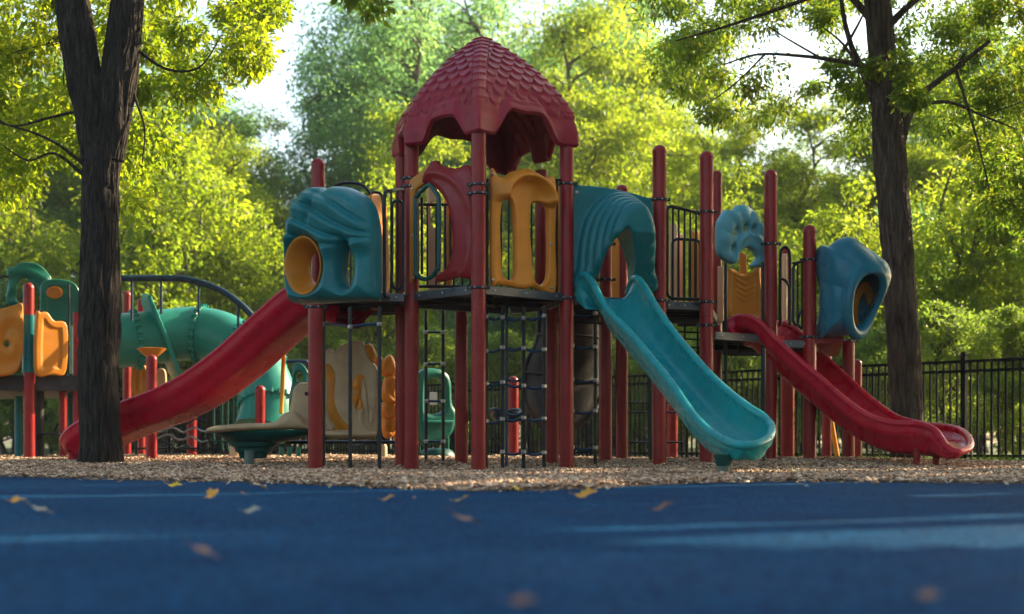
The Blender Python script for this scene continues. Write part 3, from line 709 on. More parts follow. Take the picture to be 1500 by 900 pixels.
W_ += [('D',1250,27,.85),('D',1420,25.5,.95),('D',1540,25,.9),('D',1080,29,.9),('F',1340,28,.95),('D',930,31,1.0),('D',560,33,1.0),('F',690,33,.9),('D',330,33,1.0),('D',430,36,.9),('F',170,35,1.0),('D',20,34,1.1),('F',-70,33,1.1),('D',820,33,1.0)]
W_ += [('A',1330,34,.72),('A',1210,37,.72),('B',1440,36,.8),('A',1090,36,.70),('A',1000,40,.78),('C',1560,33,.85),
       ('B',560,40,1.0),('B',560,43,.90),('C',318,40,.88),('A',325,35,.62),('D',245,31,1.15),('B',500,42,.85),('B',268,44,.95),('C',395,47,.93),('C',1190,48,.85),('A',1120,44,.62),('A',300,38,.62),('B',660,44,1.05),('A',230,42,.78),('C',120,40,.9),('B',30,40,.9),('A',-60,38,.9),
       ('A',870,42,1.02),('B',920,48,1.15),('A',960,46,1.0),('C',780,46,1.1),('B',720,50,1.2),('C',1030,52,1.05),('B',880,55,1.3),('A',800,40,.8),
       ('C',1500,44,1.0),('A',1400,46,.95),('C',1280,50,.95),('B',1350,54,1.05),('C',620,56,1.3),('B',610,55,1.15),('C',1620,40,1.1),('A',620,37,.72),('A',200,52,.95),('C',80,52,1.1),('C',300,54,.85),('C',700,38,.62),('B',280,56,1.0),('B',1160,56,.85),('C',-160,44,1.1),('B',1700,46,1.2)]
for i,(x_,y_) in enumerate(((-16,-2),(-13,-10),(-8,-15),(-3,-17),(2,-18),(7,-16),(12,-12),(16,-6),(-17,5),(-20,12),(-5,-22),(5,-24),(0,-28),(-12,-20),(13,-22))):  # unseen trees added round the camera to block light from the horizon
    t_ = tC if i%2 else tB
    o_ = t_.copy(); COL.objects.link(o_); o_.name = 'tree'; WL[o_.name] = Vector((x_,y_,0))
    for ch in t_.children: c_ = ch.copy(); COL.objects.link(c_); c_.parent = o_
    o_.location = (x_,y_,0); o_.rotation_euler = (0,0,i*1.3); o_.scale = (.8,.8,.5); tag(o_, 'unseen leafy tree added round the camera to block low sky light', 'tree', 'added unseen trees blocking low sky light')
W_ += [('F' if i%2 else 'E', -150+i*62, 58+(i%3)*2, 1.5 if i%2 else 2.0) for i in range(30)]
rp_ = np.random.default_rng(5)
for k,px,d,s in W_:
    t,nm = kinds[k]; l,g = lab[k]
    if d >= 57.5 and k in 'EF': l,g = ('distant low greenery at the back of the wood' if k == 'E' else 'distant low dark tree at the back of the wood'), 'distant low greenery at the back of the wood'
    place(t, (px-CX)/FP*d, d, rp_.random()*6.28, s*rp_.uniform(.95,1.05), l, g, nm)
# ================================================================ main play structure
DZ = 1.58                                            # deck height
root = thing('play_structure', 'large red, teal and orange climbing structure with a shingled turret roof and three slides', 'play structure', G(830,156))
def ztop(s, z): return HY-(z-CH)*s                   # photo row of height z at scale s
gh = lambda px,s: float(mulch_h(np.array([G(px,s)[0]]),np.array([G(px,s)[1]]))[0])
C = {'F':(701,173),'R':(830,164),'RR':(800,154),'B':(742,149),'RL':(589,158),'L':(604,165)}
pr = post
pr(root,603,165,205, clamps=(262,274), dome=False)
pr(root,701,173,180, clamps=(271,284,422), dome=False)
pr(root,830,164,205, clamps=(270,437), dome=False)
pr(root,589,158,222, dome=False)
part(pr(root,676,151,446, dome=False), 'short red post under the turret deck')
part(pr(root,809,153,446, dome=False), 'short red post under the turret deck')
mb = MB(); p0 = G(793,154); mb.lathe([p0[0],p0[1],DZ-.02],[(.055,0),(.06,.01),(.06,.8),(.06,1.28)],20); obj('post', mb, M['red'], root)
pr(root,462,170,446, clamps=(450,), dome=False)
mb = MB(); p0 = G(466,160); mb.lathe([p0[0],p0[1],DZ-.02],[(.0635,0),(.0635,1.2),(.0635,CH+(HY-242)/160-DZ+.02)]+[(.0635*math.cos(a), CH+(HY-242)/160-DZ+.02+.0635*math.sin(a)) for a in np.linspace(.2,math.pi/2,6)],24)
part(obj('post', mb, M['red'], root), 'round topped red post behind the teal window bubble')
pr(root,887,150,318, clamps=(358,410), dome=True)
pr(root,911,140,271)
pr(root,966,160,213, clamps=(293,441))
pr(root,985,124,590)
pr(root,1035,158,222, clamps=(311,443,477))
pr(root,1050,138,250, r=.055, clamps=(330,505))
pr(root,1129,150,249, clamps=(358,))
pr(root,1150,126,363, r=.05)
pr(root,1157,126,556, r=.05)
pr(root,1186,150,330, clamps=(381,494))
pr(root,1211,126,505, r=.055, dome=False)
pr(root,1243,140,497, clamps=(500,), dome=False)
pr(root,1256,126,527, r=.05)

# ---- decks
def deck(poly, z, name='deck', lab=None):
    mb = MB(); mb.prism(poly, z-.012, z); o = obj(name, mb, M['deck'], root, smooth=False)
    poly = [np.array(p[:2]) for p in poly]; n = len(poly); cen = sum(poly)/n
    mb = MB()
    for i in range(n):
        a, b = poly[i], poly[(i+1)%n]; d = (b-a)/np.linalg.norm(b-a); nr = np.array([d[1],-d[0]])
        if nr.dot((a+b)/2-cen) < 0: nr = -nr
        mb.box([*((a+b)/2+nr*.014), z-.030], (np.linalg.norm(b-a)-.10,.026,.075), (*d,0), bev=.004)
    rim = mb; mb = MB()
    for i in range(n):
        a, b = poly[i], poly[(i+1)%n]; d = (b-a)/np.linalg.norm(b-a); nr = np.array([d[1],-d[0]])
        if nr.dot((a+b)/2-cen) < 0: nr = -nr
        for f in (.15,.5,.85):
            q = a*(1-f)+b*f+nr*.027; mb.lathe([*q, z-.03],[(.011,-.001),(.011,.005),(.005,.010)],8,(*nr,0))
    obj('rim', rim, M['rim'], o, extra=(mb, M['steel']))
    mb = MB()                                        # stiffening ribs beneath
    for k in np.linspace(.15,.85,5):
        a = poly[0]*(1-k)+poly[-1]*k if n == 4 else poly[0]*(1-k)+poly[3]*k
        b = poly[1]*(1-k)+poly[2]*k if n == 4 else a+(poly[1]-poly[0])*.55
        if n > 4:
            a = cen+(poly[int(k*n)%n]-cen)*.93; b = cen+(poly[(int(k*n)+3)%n]-cen)*.93
        v = b-a; mb = MB(); mb.box([*((a+b)/2), z-.035], (np.linalg.norm(v),.03,.045), (*v,0)); obj('rib', mb, M['deck'], o, smooth=False)
    if lab: part(o, lab)
    return o
hexp = [G(*C[k])[:2] for k in ('F','R','RR','B','RL','L')]
deck(hexp, DZ, lab='six sided dark deck under the turret roof')
deck([G(463,168)[:2],G(600,166)[:2],G(590,151)[:2],G(470,149)[:2]], DZ-.02, lab='dark deck behind the teal window bubble')
deck([G(832,162)[:2],G(966,159)[:2],G(911,141)[:2],G(815,143)[:2]], DZ-.01, lab='dark deck behind the teal slide')
deck([G(968,159)[:2],G(1035,157)[:2],G(1050,139)[:2],G(985,138)[:2]], DZ-.03, lab='dark deck behind the barred railing')
deck([G(1040,156)[:2],G(1129,150)[:2],G(1150,130)[:2],G(1052,134)[:2]], CH+(HY-488)/155, lab='lower dark deck behind the red slide')
deck([G(1129,150)[:2],G(1186,150)[:2],G(1211,130)[:2],G(1150,130)[:2]], CH+(HY-500)/150, lab='lower dark deck next to the blue bubble')
mb = MB(); q = [G(1192,150),G(1236,150.5),G(1228,130),G(1192,130)]; mb.prism([x[:2] for x in q], CH+(HY-506)/147, CH+(HY-492)/147); part(obj('deck', mb, M['panelred'], root, smooth=False), 'small red floor under the blue bubble')
mb = MB()
for px,s,y0,y1 in ((1000,150,470,478),(1085,146,510,520)):
    a = P(px-40,y0,s); b = P(px+42,y0,s-4); mb.box((a+b)/2,(np.linalg.norm(b-a),.03,.05),b-a)
for px in (1003,1022,1060,1082):
    a = P(px,470,146); b = P(px,520,146); mb.tube([a,b],.012,6)
for y in (486,496,508):
    mb.tube([P(985,y,148),P(1080,y+4,146)],.010,6)
part(obj('ladder', mb, M['black'], root), 'dark step ladder between the upper and the lower deck')

# ---- turret roof
def roof():
    ks = ['F','R','RR','B','RL','L']
    tip = {'F':(701,190,174),'R':(838,213,164),'RR':(800,232,154),'B':(741,253,149),'RL':(583,228,157.5),'L':(602,211,166)}
    cor = [P(*tip[k]) for k in ks]; cen = sum(cor)/6; cen[0] = (706-CX)/160*.985
    za = CH+(HY-55)/160.
    NA, NT = 84, 190
    SH = np.linspace(0,1.05,200); SS = np.r_[0,np.cumsum(np.hypot(np.diff(.78*(1-np.clip(1-SH,0,1)**2.0)), np.diff(.92*SH)))]; row_h = .098
    out = []
    for k in range(6):
        c0 = cor[k]; c1 = cor[(k+1)%6]
        e = np.linalg.norm(c1-c0)
        for ia in range(NA):
            a = ia/NA; col = []
            base = c0*(1-a)+c1*a
            # straight edges swollen a little at mid side, corner bosses
            ac = min(a,1-a)*e                        # metres from the nearest corner
            hv = base[:2]-cen[:2]; rad = np.linalg.norm(hv); dr = hv/rad
            boss = .06*math.exp(-(ac/.10)**2)
            mid = max(0., min((ac-.15)/(e/2-.15),1.)) if e > .3 else 0
            mq = min(1,mid*1.7); arch = mq*mq*(3-2*mq)
            rise = arch*(.195*e+.01)
            wob = .007*math.sin(a*e*21+k)*(arch>.1)
            zt = base[2]+rise+wob
            H = za-base[2]; hmax = (za-zt)/H
            for it in range(NT):
                t = it/(NT-1); h_ = hmax*t**1.25
                g = 1-(1-min(h_,1))**2.0; zz = za-H*h_
                fl = math.exp(-((t-1)/.07)**2)
                r = g*(rad+.03+boss*max(0,(t-.55)/.45))+.030*fl*arch-.02*math.exp(-((t-.86)/.05)**2)*(1 if arch > .3 else .3)-.02*fl*(1-arch)
                if t < .07: zz += .012*(1-t/.07)
                d = 0.
                sl = float(np.interp(h_, SH, SS))
                side = min(a,1-a)*e*g
                lower = hmax-.055-.15*(1-arch)
                if .035 < h_ < lower:
                    fade = min(1,(lower-h_)/.02)
                    if side < .085:
                        q = (sl/.085)%1; d = (.013*q**2+.016)*fade
                        if side > .073: d *= (.085-side)/.012
                    else:
                        best = 0
                        for rr_ in (1,0):
                            row = math.floor(sl/row_h)+1-rr_; x = (a-.5)*e*g/.135+(.5 if row%2 else 0); fx = x-math.floor(x)-.5
                            edge_ = row*row_h+.085*math.sqrt(max(0,1-(1.98*fx)**2))-.004
                            if sl < edge_:
                                q = 1-(edge_-sl)/(row_h*1.7); v = .026*max(0,q)**1.1+(.0 if abs(fx)<.46 else -.012)
                                best = v; break
                        d = max(0,best)*fade
                nrm = np.array([dr[0]*.8, dr[1]*.8, .6])
                col.append(np.array([cen[0]+dr[0]*r, cen[1]+dr[1]*r, zz])+nrm*d)
            out.append(col)
    A = np.array(out); n = len(A)
    # soften vertical creases of the large form by averaging slightly round the ring near the skirt
    for _ in range(2):
        S = (np.roll(A,1,0)+A*2+np.roll(A,-1,0))/4; w = np.clip((np.linspace(0,1,NT)-.80)/.1,0,1)[None,:,None]; A = A*(1-w)+S*w
    inner = A.copy(); c = cen[None,None,:2]; dv = A[...,:2]-c; L = np.linalg.norm(dv,axis=2,keepdims=True)
    inner[...,:2] = c+dv*np.maximum(L-.06,.001)/np.maximum(L,1e-6); inner[...,2] -= .03*(1-np.linspace(0,1,NT)**6)[None]
    inner = inner[:,::3] if (NT-1)%3 == 0 else inner
    mb = MB()
    V = np.concatenate([A, A[:1]]); 
    mb.grid(np.transpose(V,(1,0,2)))
    V2 = np.concatenate([inner, inner[:1]]); mb.grid(np.transpose(V2,(1,0,2))[::-1])
    lip = []
    for f in np.linspace(0,1,7):
        q = A[:,-1]*(1-f)+inner[:,-1]*f; q = q.copy(); q[:,2] -= .022*math.sin(f*math.pi); lip.append(q)
    lip = np.array(lip); lip = np.concatenate([lip, lip[:,:1]],1); mb.grid(lip)
    return obj('turret_roof', mb, M['roofred'], root, ang=180, fix=False)
rf = roof()

# ---- teal window bubble at the left
fb = fromto((430,164),(562,171))
@Rl(.34)
def rel_bub(u,v,d,o,hs):
    e = np.clip(-d/.16,0,1); dome = .20*np.sqrt(np.clip(1-(1-e)**2,0,1))
    W = o[:,0].max()-o[:,0].min(); x = (u-o[:,0].min())/W
    z0 = o[:,1].min(); H = o[:,1].max()-z0; y = (v-z0)/H
    ridg = 0
    for k,(yy,am) in enumerate(((.97,.03),(.86,.036),(.77,.034),(.68,.032),(.60,.026))):
        cy = yy-.22*(x-.15)**2+.10*np.sin(x*4+k*.7)-.03
        tt = (y-cy)/.045; ridg = ridg+am*np.exp(-np.clip(tt,-6,0)**2*.45-np.clip(tt,0,9)**2*3.5)-.016*np.exp(-((tt-.9)/.3)**2)
    bul = .05*np.exp(-((x-.28)/.25)**2-((y-.30)/.3)**2)
    crease = -.035*np.exp(-(((x-.42)+.25*(1-y))/.03)**2)*(y>.62)*np.clip((y-.62)/.1,0,1)
    lip = 0
    for q,w_ in zip(hs,(.045,.03)): dq = sdpoly(u,v,q); lip = lip+.024*np.exp(-((dq-.015)/w_)**2)
    return dome*(.75+.35*(1-x))+ridg*np.clip(e*2,0,1)+bul*e+crease*e+lip*e
ob = [(436,440),(431,400),(432,350),(440,310),(444,292),(455,287),(461,277),(475,275),(487,279),(498,274),(515,276),(530,283),(543,292),(553,310),(558,340),(559,380),(559,420),(556,438),(545,441),(500,444),(460,447),(443,447)]
bub = part(panel('window_bubble', fb, ob, [ell(464,391,22,37,16), ell(518,392,10,34,14)], M['teal'], root, t=.03, h=.0095, relief=rel_bub, k=.035), 'teal window bubble with folded ridges on its crown')
# orange funnel ring inside the round window
mb = MB(); rings = []
for f,dn,sc in ((0,.165,.99),(0,.185,.96),(0,.175,.90),(0,.14,.84),(0,.10,.77),(0,.05,.70),(0,.0,.62),(0,-.03,.60),(0,-.03,.68),(0,.08,.86),(0,.13,.97)):
    e_ = fb.poly(ell(462+ (1-sc)*14,392,27*sc,44*sc,20), .0, 3); rings.append(fb.w(e_[:,0],e_[:,1],np.full(len(e_),dn)))
rings.append(rings[0]); mb.loft(rings, True, False)
part(obj('window_ring', mb, M['amber'], bub, ang=180), 'grooved amber funnel of the round window')
fp = Fr(G(545,158), G(562,156))
part(panel('side_panel', fromto((538,157),(566,153)), [(538,440),(540,300),(548,284),(560,290),(566,320),(567,440)], [], M['orange'], root, t=.02), 'orange panel edge behind the teal window bubble')
# top loop rail over the bubble
mb = MB(); pth = cr([P(484,285,160),P(492,272,160),P(512,268,160),P(532,272,160),P(543,285,160)],5); mb.tube(pth,.013,8)
pth = cr([P(540,284,158),P(552,282,158),P(560,290,158),P(562,330,158)],5); mb.tube(pth,.013,8); obj('hand_rail', mb, M['black'], root)
# railing from the bubble to the turret
railing(root,(563,168),(592,162),(281,277),(438,431),nb=2)
railing(root,(574,160),(590,160),(294,294),(424,424),nb=1)
railing(root,(452,150),(545,152),(300,300),(430,430),nb=5)
railing(root,(600,152),(690,150),(300,300),(420,420),nb=6)
railing(root,(712,150),(790,153),(290,290),(428,428),nb=6)
railing(root,(835,150),(880,150),(352,352),(438,438),nb=3)

# ---- gothic arch panel: red with an orange edge and a dark green inset frame
fg = fromto((608,166),(694,172.5))
rd = [(630,244),(634,237),(642,236),(648,243),(668,247),(692,248),(694,330),(694,403),(672,407),(644,414),(640,406),(645,401),(655,393),(662,378),(665,355),(663,328),(659,306),(652,290),(642,278),(630,270),(620,268),(626,252)]
@Rl(.05)
def rel_red(u,v,d,o,hs):
    q = np.clip(-d/.05,0,1); W = np.ptp(o[:,0]); x = (u-o[:,0].min())/W; y = (v-o[:,1].min())/np.ptp(o[:,1])
    return .018*q+.018*np.exp(-((np.hypot((x-.15)*.9,(y-.38)*1.5)-.78)/.05)**2)
part(panel('arch_panel', fg, rd, [], M['panelred'], root, t=.022, h=.009, relief=rel_red), 'dark red panel half of the pointed arch window')
trim = part(panel('arch_trim', fg, [(597,406),(597,290),(597,268),(603,262),(618,252),(632,240),(636,250),(628,266),(613,277),(608,290),(607,340),(607,406)], [], M['amber'], root, t=.02, h=.008, n0=-.0), 'amber panel strip at the left of the pointed arch')
mb = MB(); q = [(613,404),(609,395),(609,300),(611,288),(620,278),(629,271),(637,280),(642,288),(643,300),(643,385),(640,395),(633,405),(625,409),(617,408)]
pth = cr([fg.W(x,y,.03) for x,y in q],4,True); mb.tube(pth,.020,10,closed=True)
part(obj('window_frame', mb, M['dgreen'], root), 'dark green pointed arch window frame')
mb = MB()
for x0,y0,y1 in ((618,290,402),(652,300,408),(660,310,400)): mb.tube([fg.W(x0,y0,-.12),fg.W(x0,y1,-.12)],.013,8)
obj('bars', mb, M['black'], root)
part(panel('back_panel', fromto((625,150),(648,150)), [(626,420),(626,280),(632,272),(642,280),(646,420)], [[(632,300),(640,300),(640,330),(632,330)]], M['palep'], root, t=.02), 'peach panel seen through the pointed arch')
part(panel('back_panel', fromto((650,149),(664,149)), [(650,415),(650,300),(656,296),(663,300),(663,415)], [], M['orange'], root, t=.02), 'orange panel seen through the pointed arch')
mb = MB()
for x,y in ((604,277),(604,345),(605,407)): 
    mb = MB(); mb.lathe(fg.W(x,y,.022),[(.012,-.004),(.012,.004),(.006,.009)],10,fg.N); obj('bolt', mb, M['steel'], trim)

# ---- orange two-slot panel
fo = fromto((712,172),(815,165))
@Rl(.14)
def rel_or(u,v,d,o,hs):
    W = np.ptp(o[:,0]); x = (u-o[:,0].min())/W; y = (v-o[:,1].min())/np.ptp(o[:,1])
    # brow canopy over the two slots
    ring = np.hypot((x-.50)/.36,(y-.76)/.17)
    brow = .11*np.exp(-((ring-1.)/.22)**2)*np.clip((y-.70)/.05,0,1)
    nose = -.02*np.exp(-((x-.5)/.03)**2)*(y>.9)
    lip = sum(.012*np.exp(-((sdpoly(u,v,q)-.012)/.012)**2) for q in hs)
    return brow+lip+nose+.012*np.clip(-d/.03,0,1)
oo = [(719,250),(727,258),(737,262),(745,254),(757,250),(770,247),(785,254),(795,262),(812,265),(812,350),(812,428),(790,426),(779,421),(765,424),(745,420),(727,417),(719,414),(718,330)]
s1 = [(733,296),(738,292),(746,294),(750,310),(752,345),(752,395),(749,409),(741,410),(733,400),(731,370),(730,330)]
s2 = [(775,301),(783,297),(793,300),(800,310),(801,350),(800,400),(795,415),(786,417),(779,405),(776,370),(773,330)]
so_ = part(panel('slot_panel', fo, oo, [s1,s2], M['orange'], root, t=.022, h=.0085, relief=rel_or), 'orange panel with two tall slots beneath a curved brow')
for x,y in ((722,255),(807,303),(807,358),(722,410),(808,422)): mb = MB(); mb.lathe(fo.W(x,y,.035),[(.013,-.01),(.013,.004),(.007,.010)],10,fo.N); obj('bolt', mb, M['steel'], so_)
mb = MB()
mb.tube([fo.W(714,262,-.02),fo.W(714,425,-.02)],.012,8); mb.tube([fo.W(815,262,-.02),fo.W(815,430,-.02)],.014,8); mb.tube([fo.W(812,264,-.01),fo.W(832,264,-.01)],.012,8)
for x in np.linspace(722,810,11): mb.tube([fo.W(x,424,-.05),fo.W(x,436,-.05)],.008,6)
obj('panel_rail', mb, M['black'], root)
part(panel('side_panel', fromto((818,158),(828,156)), [(818,432),(818,284),(823,280),(828,284),(828,432)], [], M['orange'], root, t=.02), 'narrow orange panel beside the turret corner post')

# ---- slide hood (teal, ridged arch) over the teal slide
fh = fromto((836,163.5),(958,160.5))
def hood():
    o = fh.poly([(838,275),(850,272),(885,275),(915,281),(938,287),(955,298),(955,350),(955,402),(952,425),(940,436),(900,436),(860,430),(842,425),(838,415),(837,340)],0,5)
    hole = fh.poly([(868,440),(866,400),(868,370),(878,348),(892,336),(903,345),(912,365),(918,385),(920,410),(918,442)],0,5)
    ao = fh.poly([(846,430),(845,390),(850,345),(862,312),(885,288),(912,284),(936,297),(950,325),(955,355),(955,395),(953,430)],0,5)
    lo = o.min(0); hi = o.max(0); cx, cy = fh.pix(903,372); uL = lo[0]; W = hi[0]-lo[0]
    def fn(u, v, n):
        d = sdpoly(u,v,o); dh = sdpoly(u,v,hole); da = sdpoly(u,v,ao)
        F = np.empty(u.shape+(len(n),))
        ang = np.arctan2(v-cy, u-cx)
        for i,z in enumerate(n):
            plate = smax(smax(d, -dh, .015), abs(z)-.022, .015)
            # hood: nested arch steps coming forward
            k = np.clip(z/.46,0,1)
            step = np.floor(k*4.999); fr_ = k*5-step
            inset = .036*step+.036*fr_**4 + .026*np.exp(-(fr_/.16)**2)
            outer = da+inset-.004
            # wall gets thick behind, mouth rounded
            hd = smax(outer, -(dh-.004+.05*k), .02)
            droop = (v-(cy+.16-.55*k*(0)))
            cut = z-(.46-.0*v)
            # mouth slants: lower parts stop earlier
            cut = z-np.clip(.13+.33*np.clip((v-(cy-.28))/.42,0,1),0,.46)
            hd = smax(hd, smax(cut, -z-.01, .01), .045)
            F[...,i] = smin(plate, hd, .02)
        return F
    return sdf_obj('slide_hood', fh, [*lo,-.03], [*hi,.50], .0105, fn, M['teal'], root)
hd = part(hood(), 'teal hood with stepped arch ridges over the top of the teal slide')
for y in (282,423): mb = MB(); mb.lathe(fh.W(845,y,.022),[(.016,-.004),(.016,.004),(.006,.010)],12,fh.N); obj('bolt', mb, M['steel'], hd)
part(panel('side_panel', fromto((893,141),(913,140)), [(894,442),(896,355),(904,350),(910,356),(913,442)], [], M['orange'], root, t=.02), 'orange panel seen through the arch of the slide hood')

# ---- teal slide
nseg = 70
Lp = [(844,430,163),(848,412,164),(856,403,165),(868,415,167),(886,449,170),(905,470,172),(926,492,174.5),(953,524,178),(984,562,183),(1004,592,187),(1026,620,192),(1048,638,197),(1070,649,201),(1090,653,203)]
Rp = [(920,430,162),(925,414,163),(933,408,165),(946,424,167),(962,452,170),(986,486,173),(1014,520,177),(1044,553,181),(1074,580,186),(1101,600,190),(1120,612,192),(1130,626,195),(1127,641,199),(1110,651,202),(1090,653,203)]
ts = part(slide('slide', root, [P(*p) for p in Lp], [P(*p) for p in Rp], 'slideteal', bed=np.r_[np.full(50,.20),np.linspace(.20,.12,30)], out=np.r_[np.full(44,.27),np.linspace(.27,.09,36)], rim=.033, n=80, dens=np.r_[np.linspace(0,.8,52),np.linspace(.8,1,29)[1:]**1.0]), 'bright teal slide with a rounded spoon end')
mb = MB(); b = G(1060,199,-.05); mb.lathe(b,[(.043,0),(.043,.16)],20); part(obj('slide_foot', mb, M['galv'], ts), 'grey green foot post under the end of the teal slide')
mb = MB(); mb.lathe(b+[0,0,.135],[(.048,0),(.054,.004),(.06,.03),(.075,.06),(.08,.085)],20); part(obj('foot_bracket', mb, M['dgreen'], ts), 'dark green bracket between the slide and its foot post')

# ---- red slide at the right
Lr = [(1067,492,150),(1067,474,150),(1078,466,150),(1092,465,151),(1110,471,151.5),(1134,495,152),(1172,530,153.5),(1204,557,155),(1238,587,157),(1272,610,158.5),(1306,620,160),(1345,622,162),(1368,630,164),(1380,645,166),(1389,657,168),(1403,663,169)]
Rr = [(1124,492,140),(1126,482,140),(1133,477,140),(1146,474,141),(1164,482,141.5),(1188,506,142),(1222,537,143.5),(1257,569,145.5),(1284,592,147),(1312,611,149),(1342,620,151),(1368,624,154),(1394,627,157),(1412,634,160),(1421,646,164),(1419,657,167),(1403,663,169)]
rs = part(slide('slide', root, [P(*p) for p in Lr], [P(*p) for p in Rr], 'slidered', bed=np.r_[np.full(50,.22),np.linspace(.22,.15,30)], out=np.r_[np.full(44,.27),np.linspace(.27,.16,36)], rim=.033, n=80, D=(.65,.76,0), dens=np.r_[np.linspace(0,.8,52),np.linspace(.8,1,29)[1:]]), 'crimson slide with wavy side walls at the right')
for px,s in ((1343,161),(1372,160)):
    mb = MB(); mb.lathe(G(px,s,-.04),[(.032,0),(.032,.36)],14); part(obj('slide_foot', mb, M['red'], rs), 'short red leg under the crimson slide')

# ---- long red slide at the left
Ll = [(500,436,160),(470,424,160),(440,417,160),(415,428,159),(390,449,158),(360,476,156.5),(320,513,155),(270,550,153),(225,574,151),(180,591,149),(140,608,147.5),(112,622,146),(94,638,145),(86,655,144),(93,670,143.5)]
sh = np.array([.26,.52,0.])
Lw = [P(*p) for p in Ll]; Rw = [p+sh*(1 if i<12 else (.93,.75,.0)[min(i-12,2)]) for i,p in enumerate(Lw)]
Rw[-1] = Lw[-1]+sh*.5; Lw = Lw[:-1]+[Lw[-1]+sh*.5+[.0,0,-.02]]; Lw[-2] = Lw[-2]+sh*.12; Rw[-1] = Lw[-1]
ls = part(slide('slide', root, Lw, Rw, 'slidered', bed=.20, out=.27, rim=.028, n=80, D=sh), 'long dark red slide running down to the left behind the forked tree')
mb = MB(); mb.lathe(G(108,143,-.04),[(.06,0),(.06,.22)],14); obj('slide_foot', mb, M['slidered'], ls)

# ---- barred railing, paw panel, mantels at the right
railing(root,(977,158),(1028,156),(301,313),(436,440),nb=5)
railing(root,(985,142),(1026,142),(350,352),(452,452),nb=4)
for a,b,yt,yb,lab_ in (((981,139),(992,139),330,440,'peach'),((994,138),(1002,138),345,436,'peach'),((1010,140),(1024,140),340,440,'orange')):
    part(panel('back_panel', fromto(a,b), [(a[0],yb),(a[0],yt+6),((a[0]+b[0])/2,yt),(b[0],yt+6),(b[0],yb)], [], M['palep' if lab_=='peach' else 'orange'], root, t=.02), lab_+' panel strip behind the barred railing')
fw = fromto((1048,150),(1124,147))
@Rl(.10)
def rel_paw(u,v,d,o,hs):
    W = np.ptp(o[:,0]); x = (u-o[:,0].min())/W; y = (v-o[:,1].min())/np.ptp(o[:,1])
    e = np.clip(-d/.05,0,1); r = 0
    for k in range(7):
        a = math.pi*(k+.5)/7; cx_, cy_ = .5+.40*math.cos(a), .30+.52*math.sin(a)
        r = np.maximum(r, .03*np.exp(-(((x-cx_)/.13)**2+((y-cy_)/.14)**2)))
    ar = .022*np.exp(-((np.hypot((x-.62)/.28,(y-.0)/.48)-1.08)/.10)**2)
    return .03*np.sqrt(np.clip(1-(1-e)**2,0,1))+r+ar
pw_ = [(1051,372),(1049,350),(1050,328),(1056,316),(1062,308),(1072,309),(1080,301),(1092,303),(1103,312),(1110,324),(1119,343),(1123,362),(1122,388),(1112,392),(1100,390),(1107,378),(1102,368),(1094,363),(1086,366),(1080,374),(1076,386),(1064,384)]
pwp = part(panel('paw_panel', fw, pw_, [ell(1076,341,4.5,8,10), ell(1089,336,4.5,7.5,10), ell(1099.5,338,3.5,6.5,10), ell(1071,366,3.5,7.5,10), ell(1115,357,3,7,10)], M['paleteal'], root, t=.03, h=.006, relief=rel_paw, k=.012), 'pale teal mantel panel with a paw print of five holes')
@Rl(.03)
def rel_emb(u,v,d,o,hs):
    W = np.ptp(o[:,0]); x = (u-o[:,0].min())/W-.5; y = (v-o[:,1].min())/np.ptp(o[:,1])
    f = 0
    for k,(yy,am) in enumerate(((.88,.010),(.66,.012),(.56,.010),(.47,.008),(.38,.006))): f = f+am*np.exp(-((y-yy+.35*np.abs(x)*(-1 if k==0 else -1.)+.0)/.025)**2)*(np.abs(x)<(.42 if k==0 else .26))
    return f+.008*np.exp(-((d+.035)/.012)**2)
part(panel('crest_panel', fromto((1066,146),(1116,145)), [(1067,466),(1066,400),(1068,393),(1078,397),(1090,402),(1103,397),(1110,390),(1114,396),(1115,466)], [], M['orange'], root, t=.018, h=.007, relief=rel_emb), 'orange panel with embossed chevrons beneath the paw mantel')
for x0,x1,m_ in ((1051,1060,'palep'),(1117,1125,'palep'),(1083,1094,'orange')):
    part(panel('back_panel', fromto((x0,142),(x1,142)), [(x0,474 if m_=='palep' else 402),(x0,390 if m_=='palep' else 368),(x1,390 if m_=='palep' else 374),(x1,474 if m_=='palep' else 402)], [], M[m_], root, t=.02, smooth=0), 'upright strip beside the crest panel' if m_=='palep' else 'orange strip under the paw arch')
mb = MB()
for x in (1063,1117): mb.tube([P(x,385,151),G(x,151,-.05)],.016,8)
mb.tube([P(1063,520,151),P(1117,520,151)],.012,8)
obj('support_pole', mb, M['black'], root)
# loops and railing between the red posts
mb = MB(); mb.tube(cr([P(1143,478,147),P(1143,380,147),P(1147,364,147),P(1153,364,147),P(1157,380,147),P(1157,478,147)],5),.016,8)
mb.tube(cr([P(1143,408,149),P(1151,412,149),P(1156,425,149),P(1156,470,149)],5),.014,8); obj('hand_rail', mb, M['black'], root)
railing(root,(1162,149),(1181,149),(386,382),(478,480),nb=2)
mb = MB(); mb.tube(cr([P(1168,480,146),P(1171,462,146),P(1177,452,146),P(1176,470,146),P(1180,484,146)],5),.012,8); obj('hand_rail', mb, M['black'], root)
mb = MB(); mb.tube([P(1160,386,150),P(1195,380,150)],.011,8); obj('hand_rail', mb, M['black'], root)
part(panel('back_panel', fromto((1146,128),(1153,128)), [(1146,470),(1146,372),(1153,372),(1153,470)], [], M['palep'], root, t=.02, smooth=0), 'peach strip between the red posts')

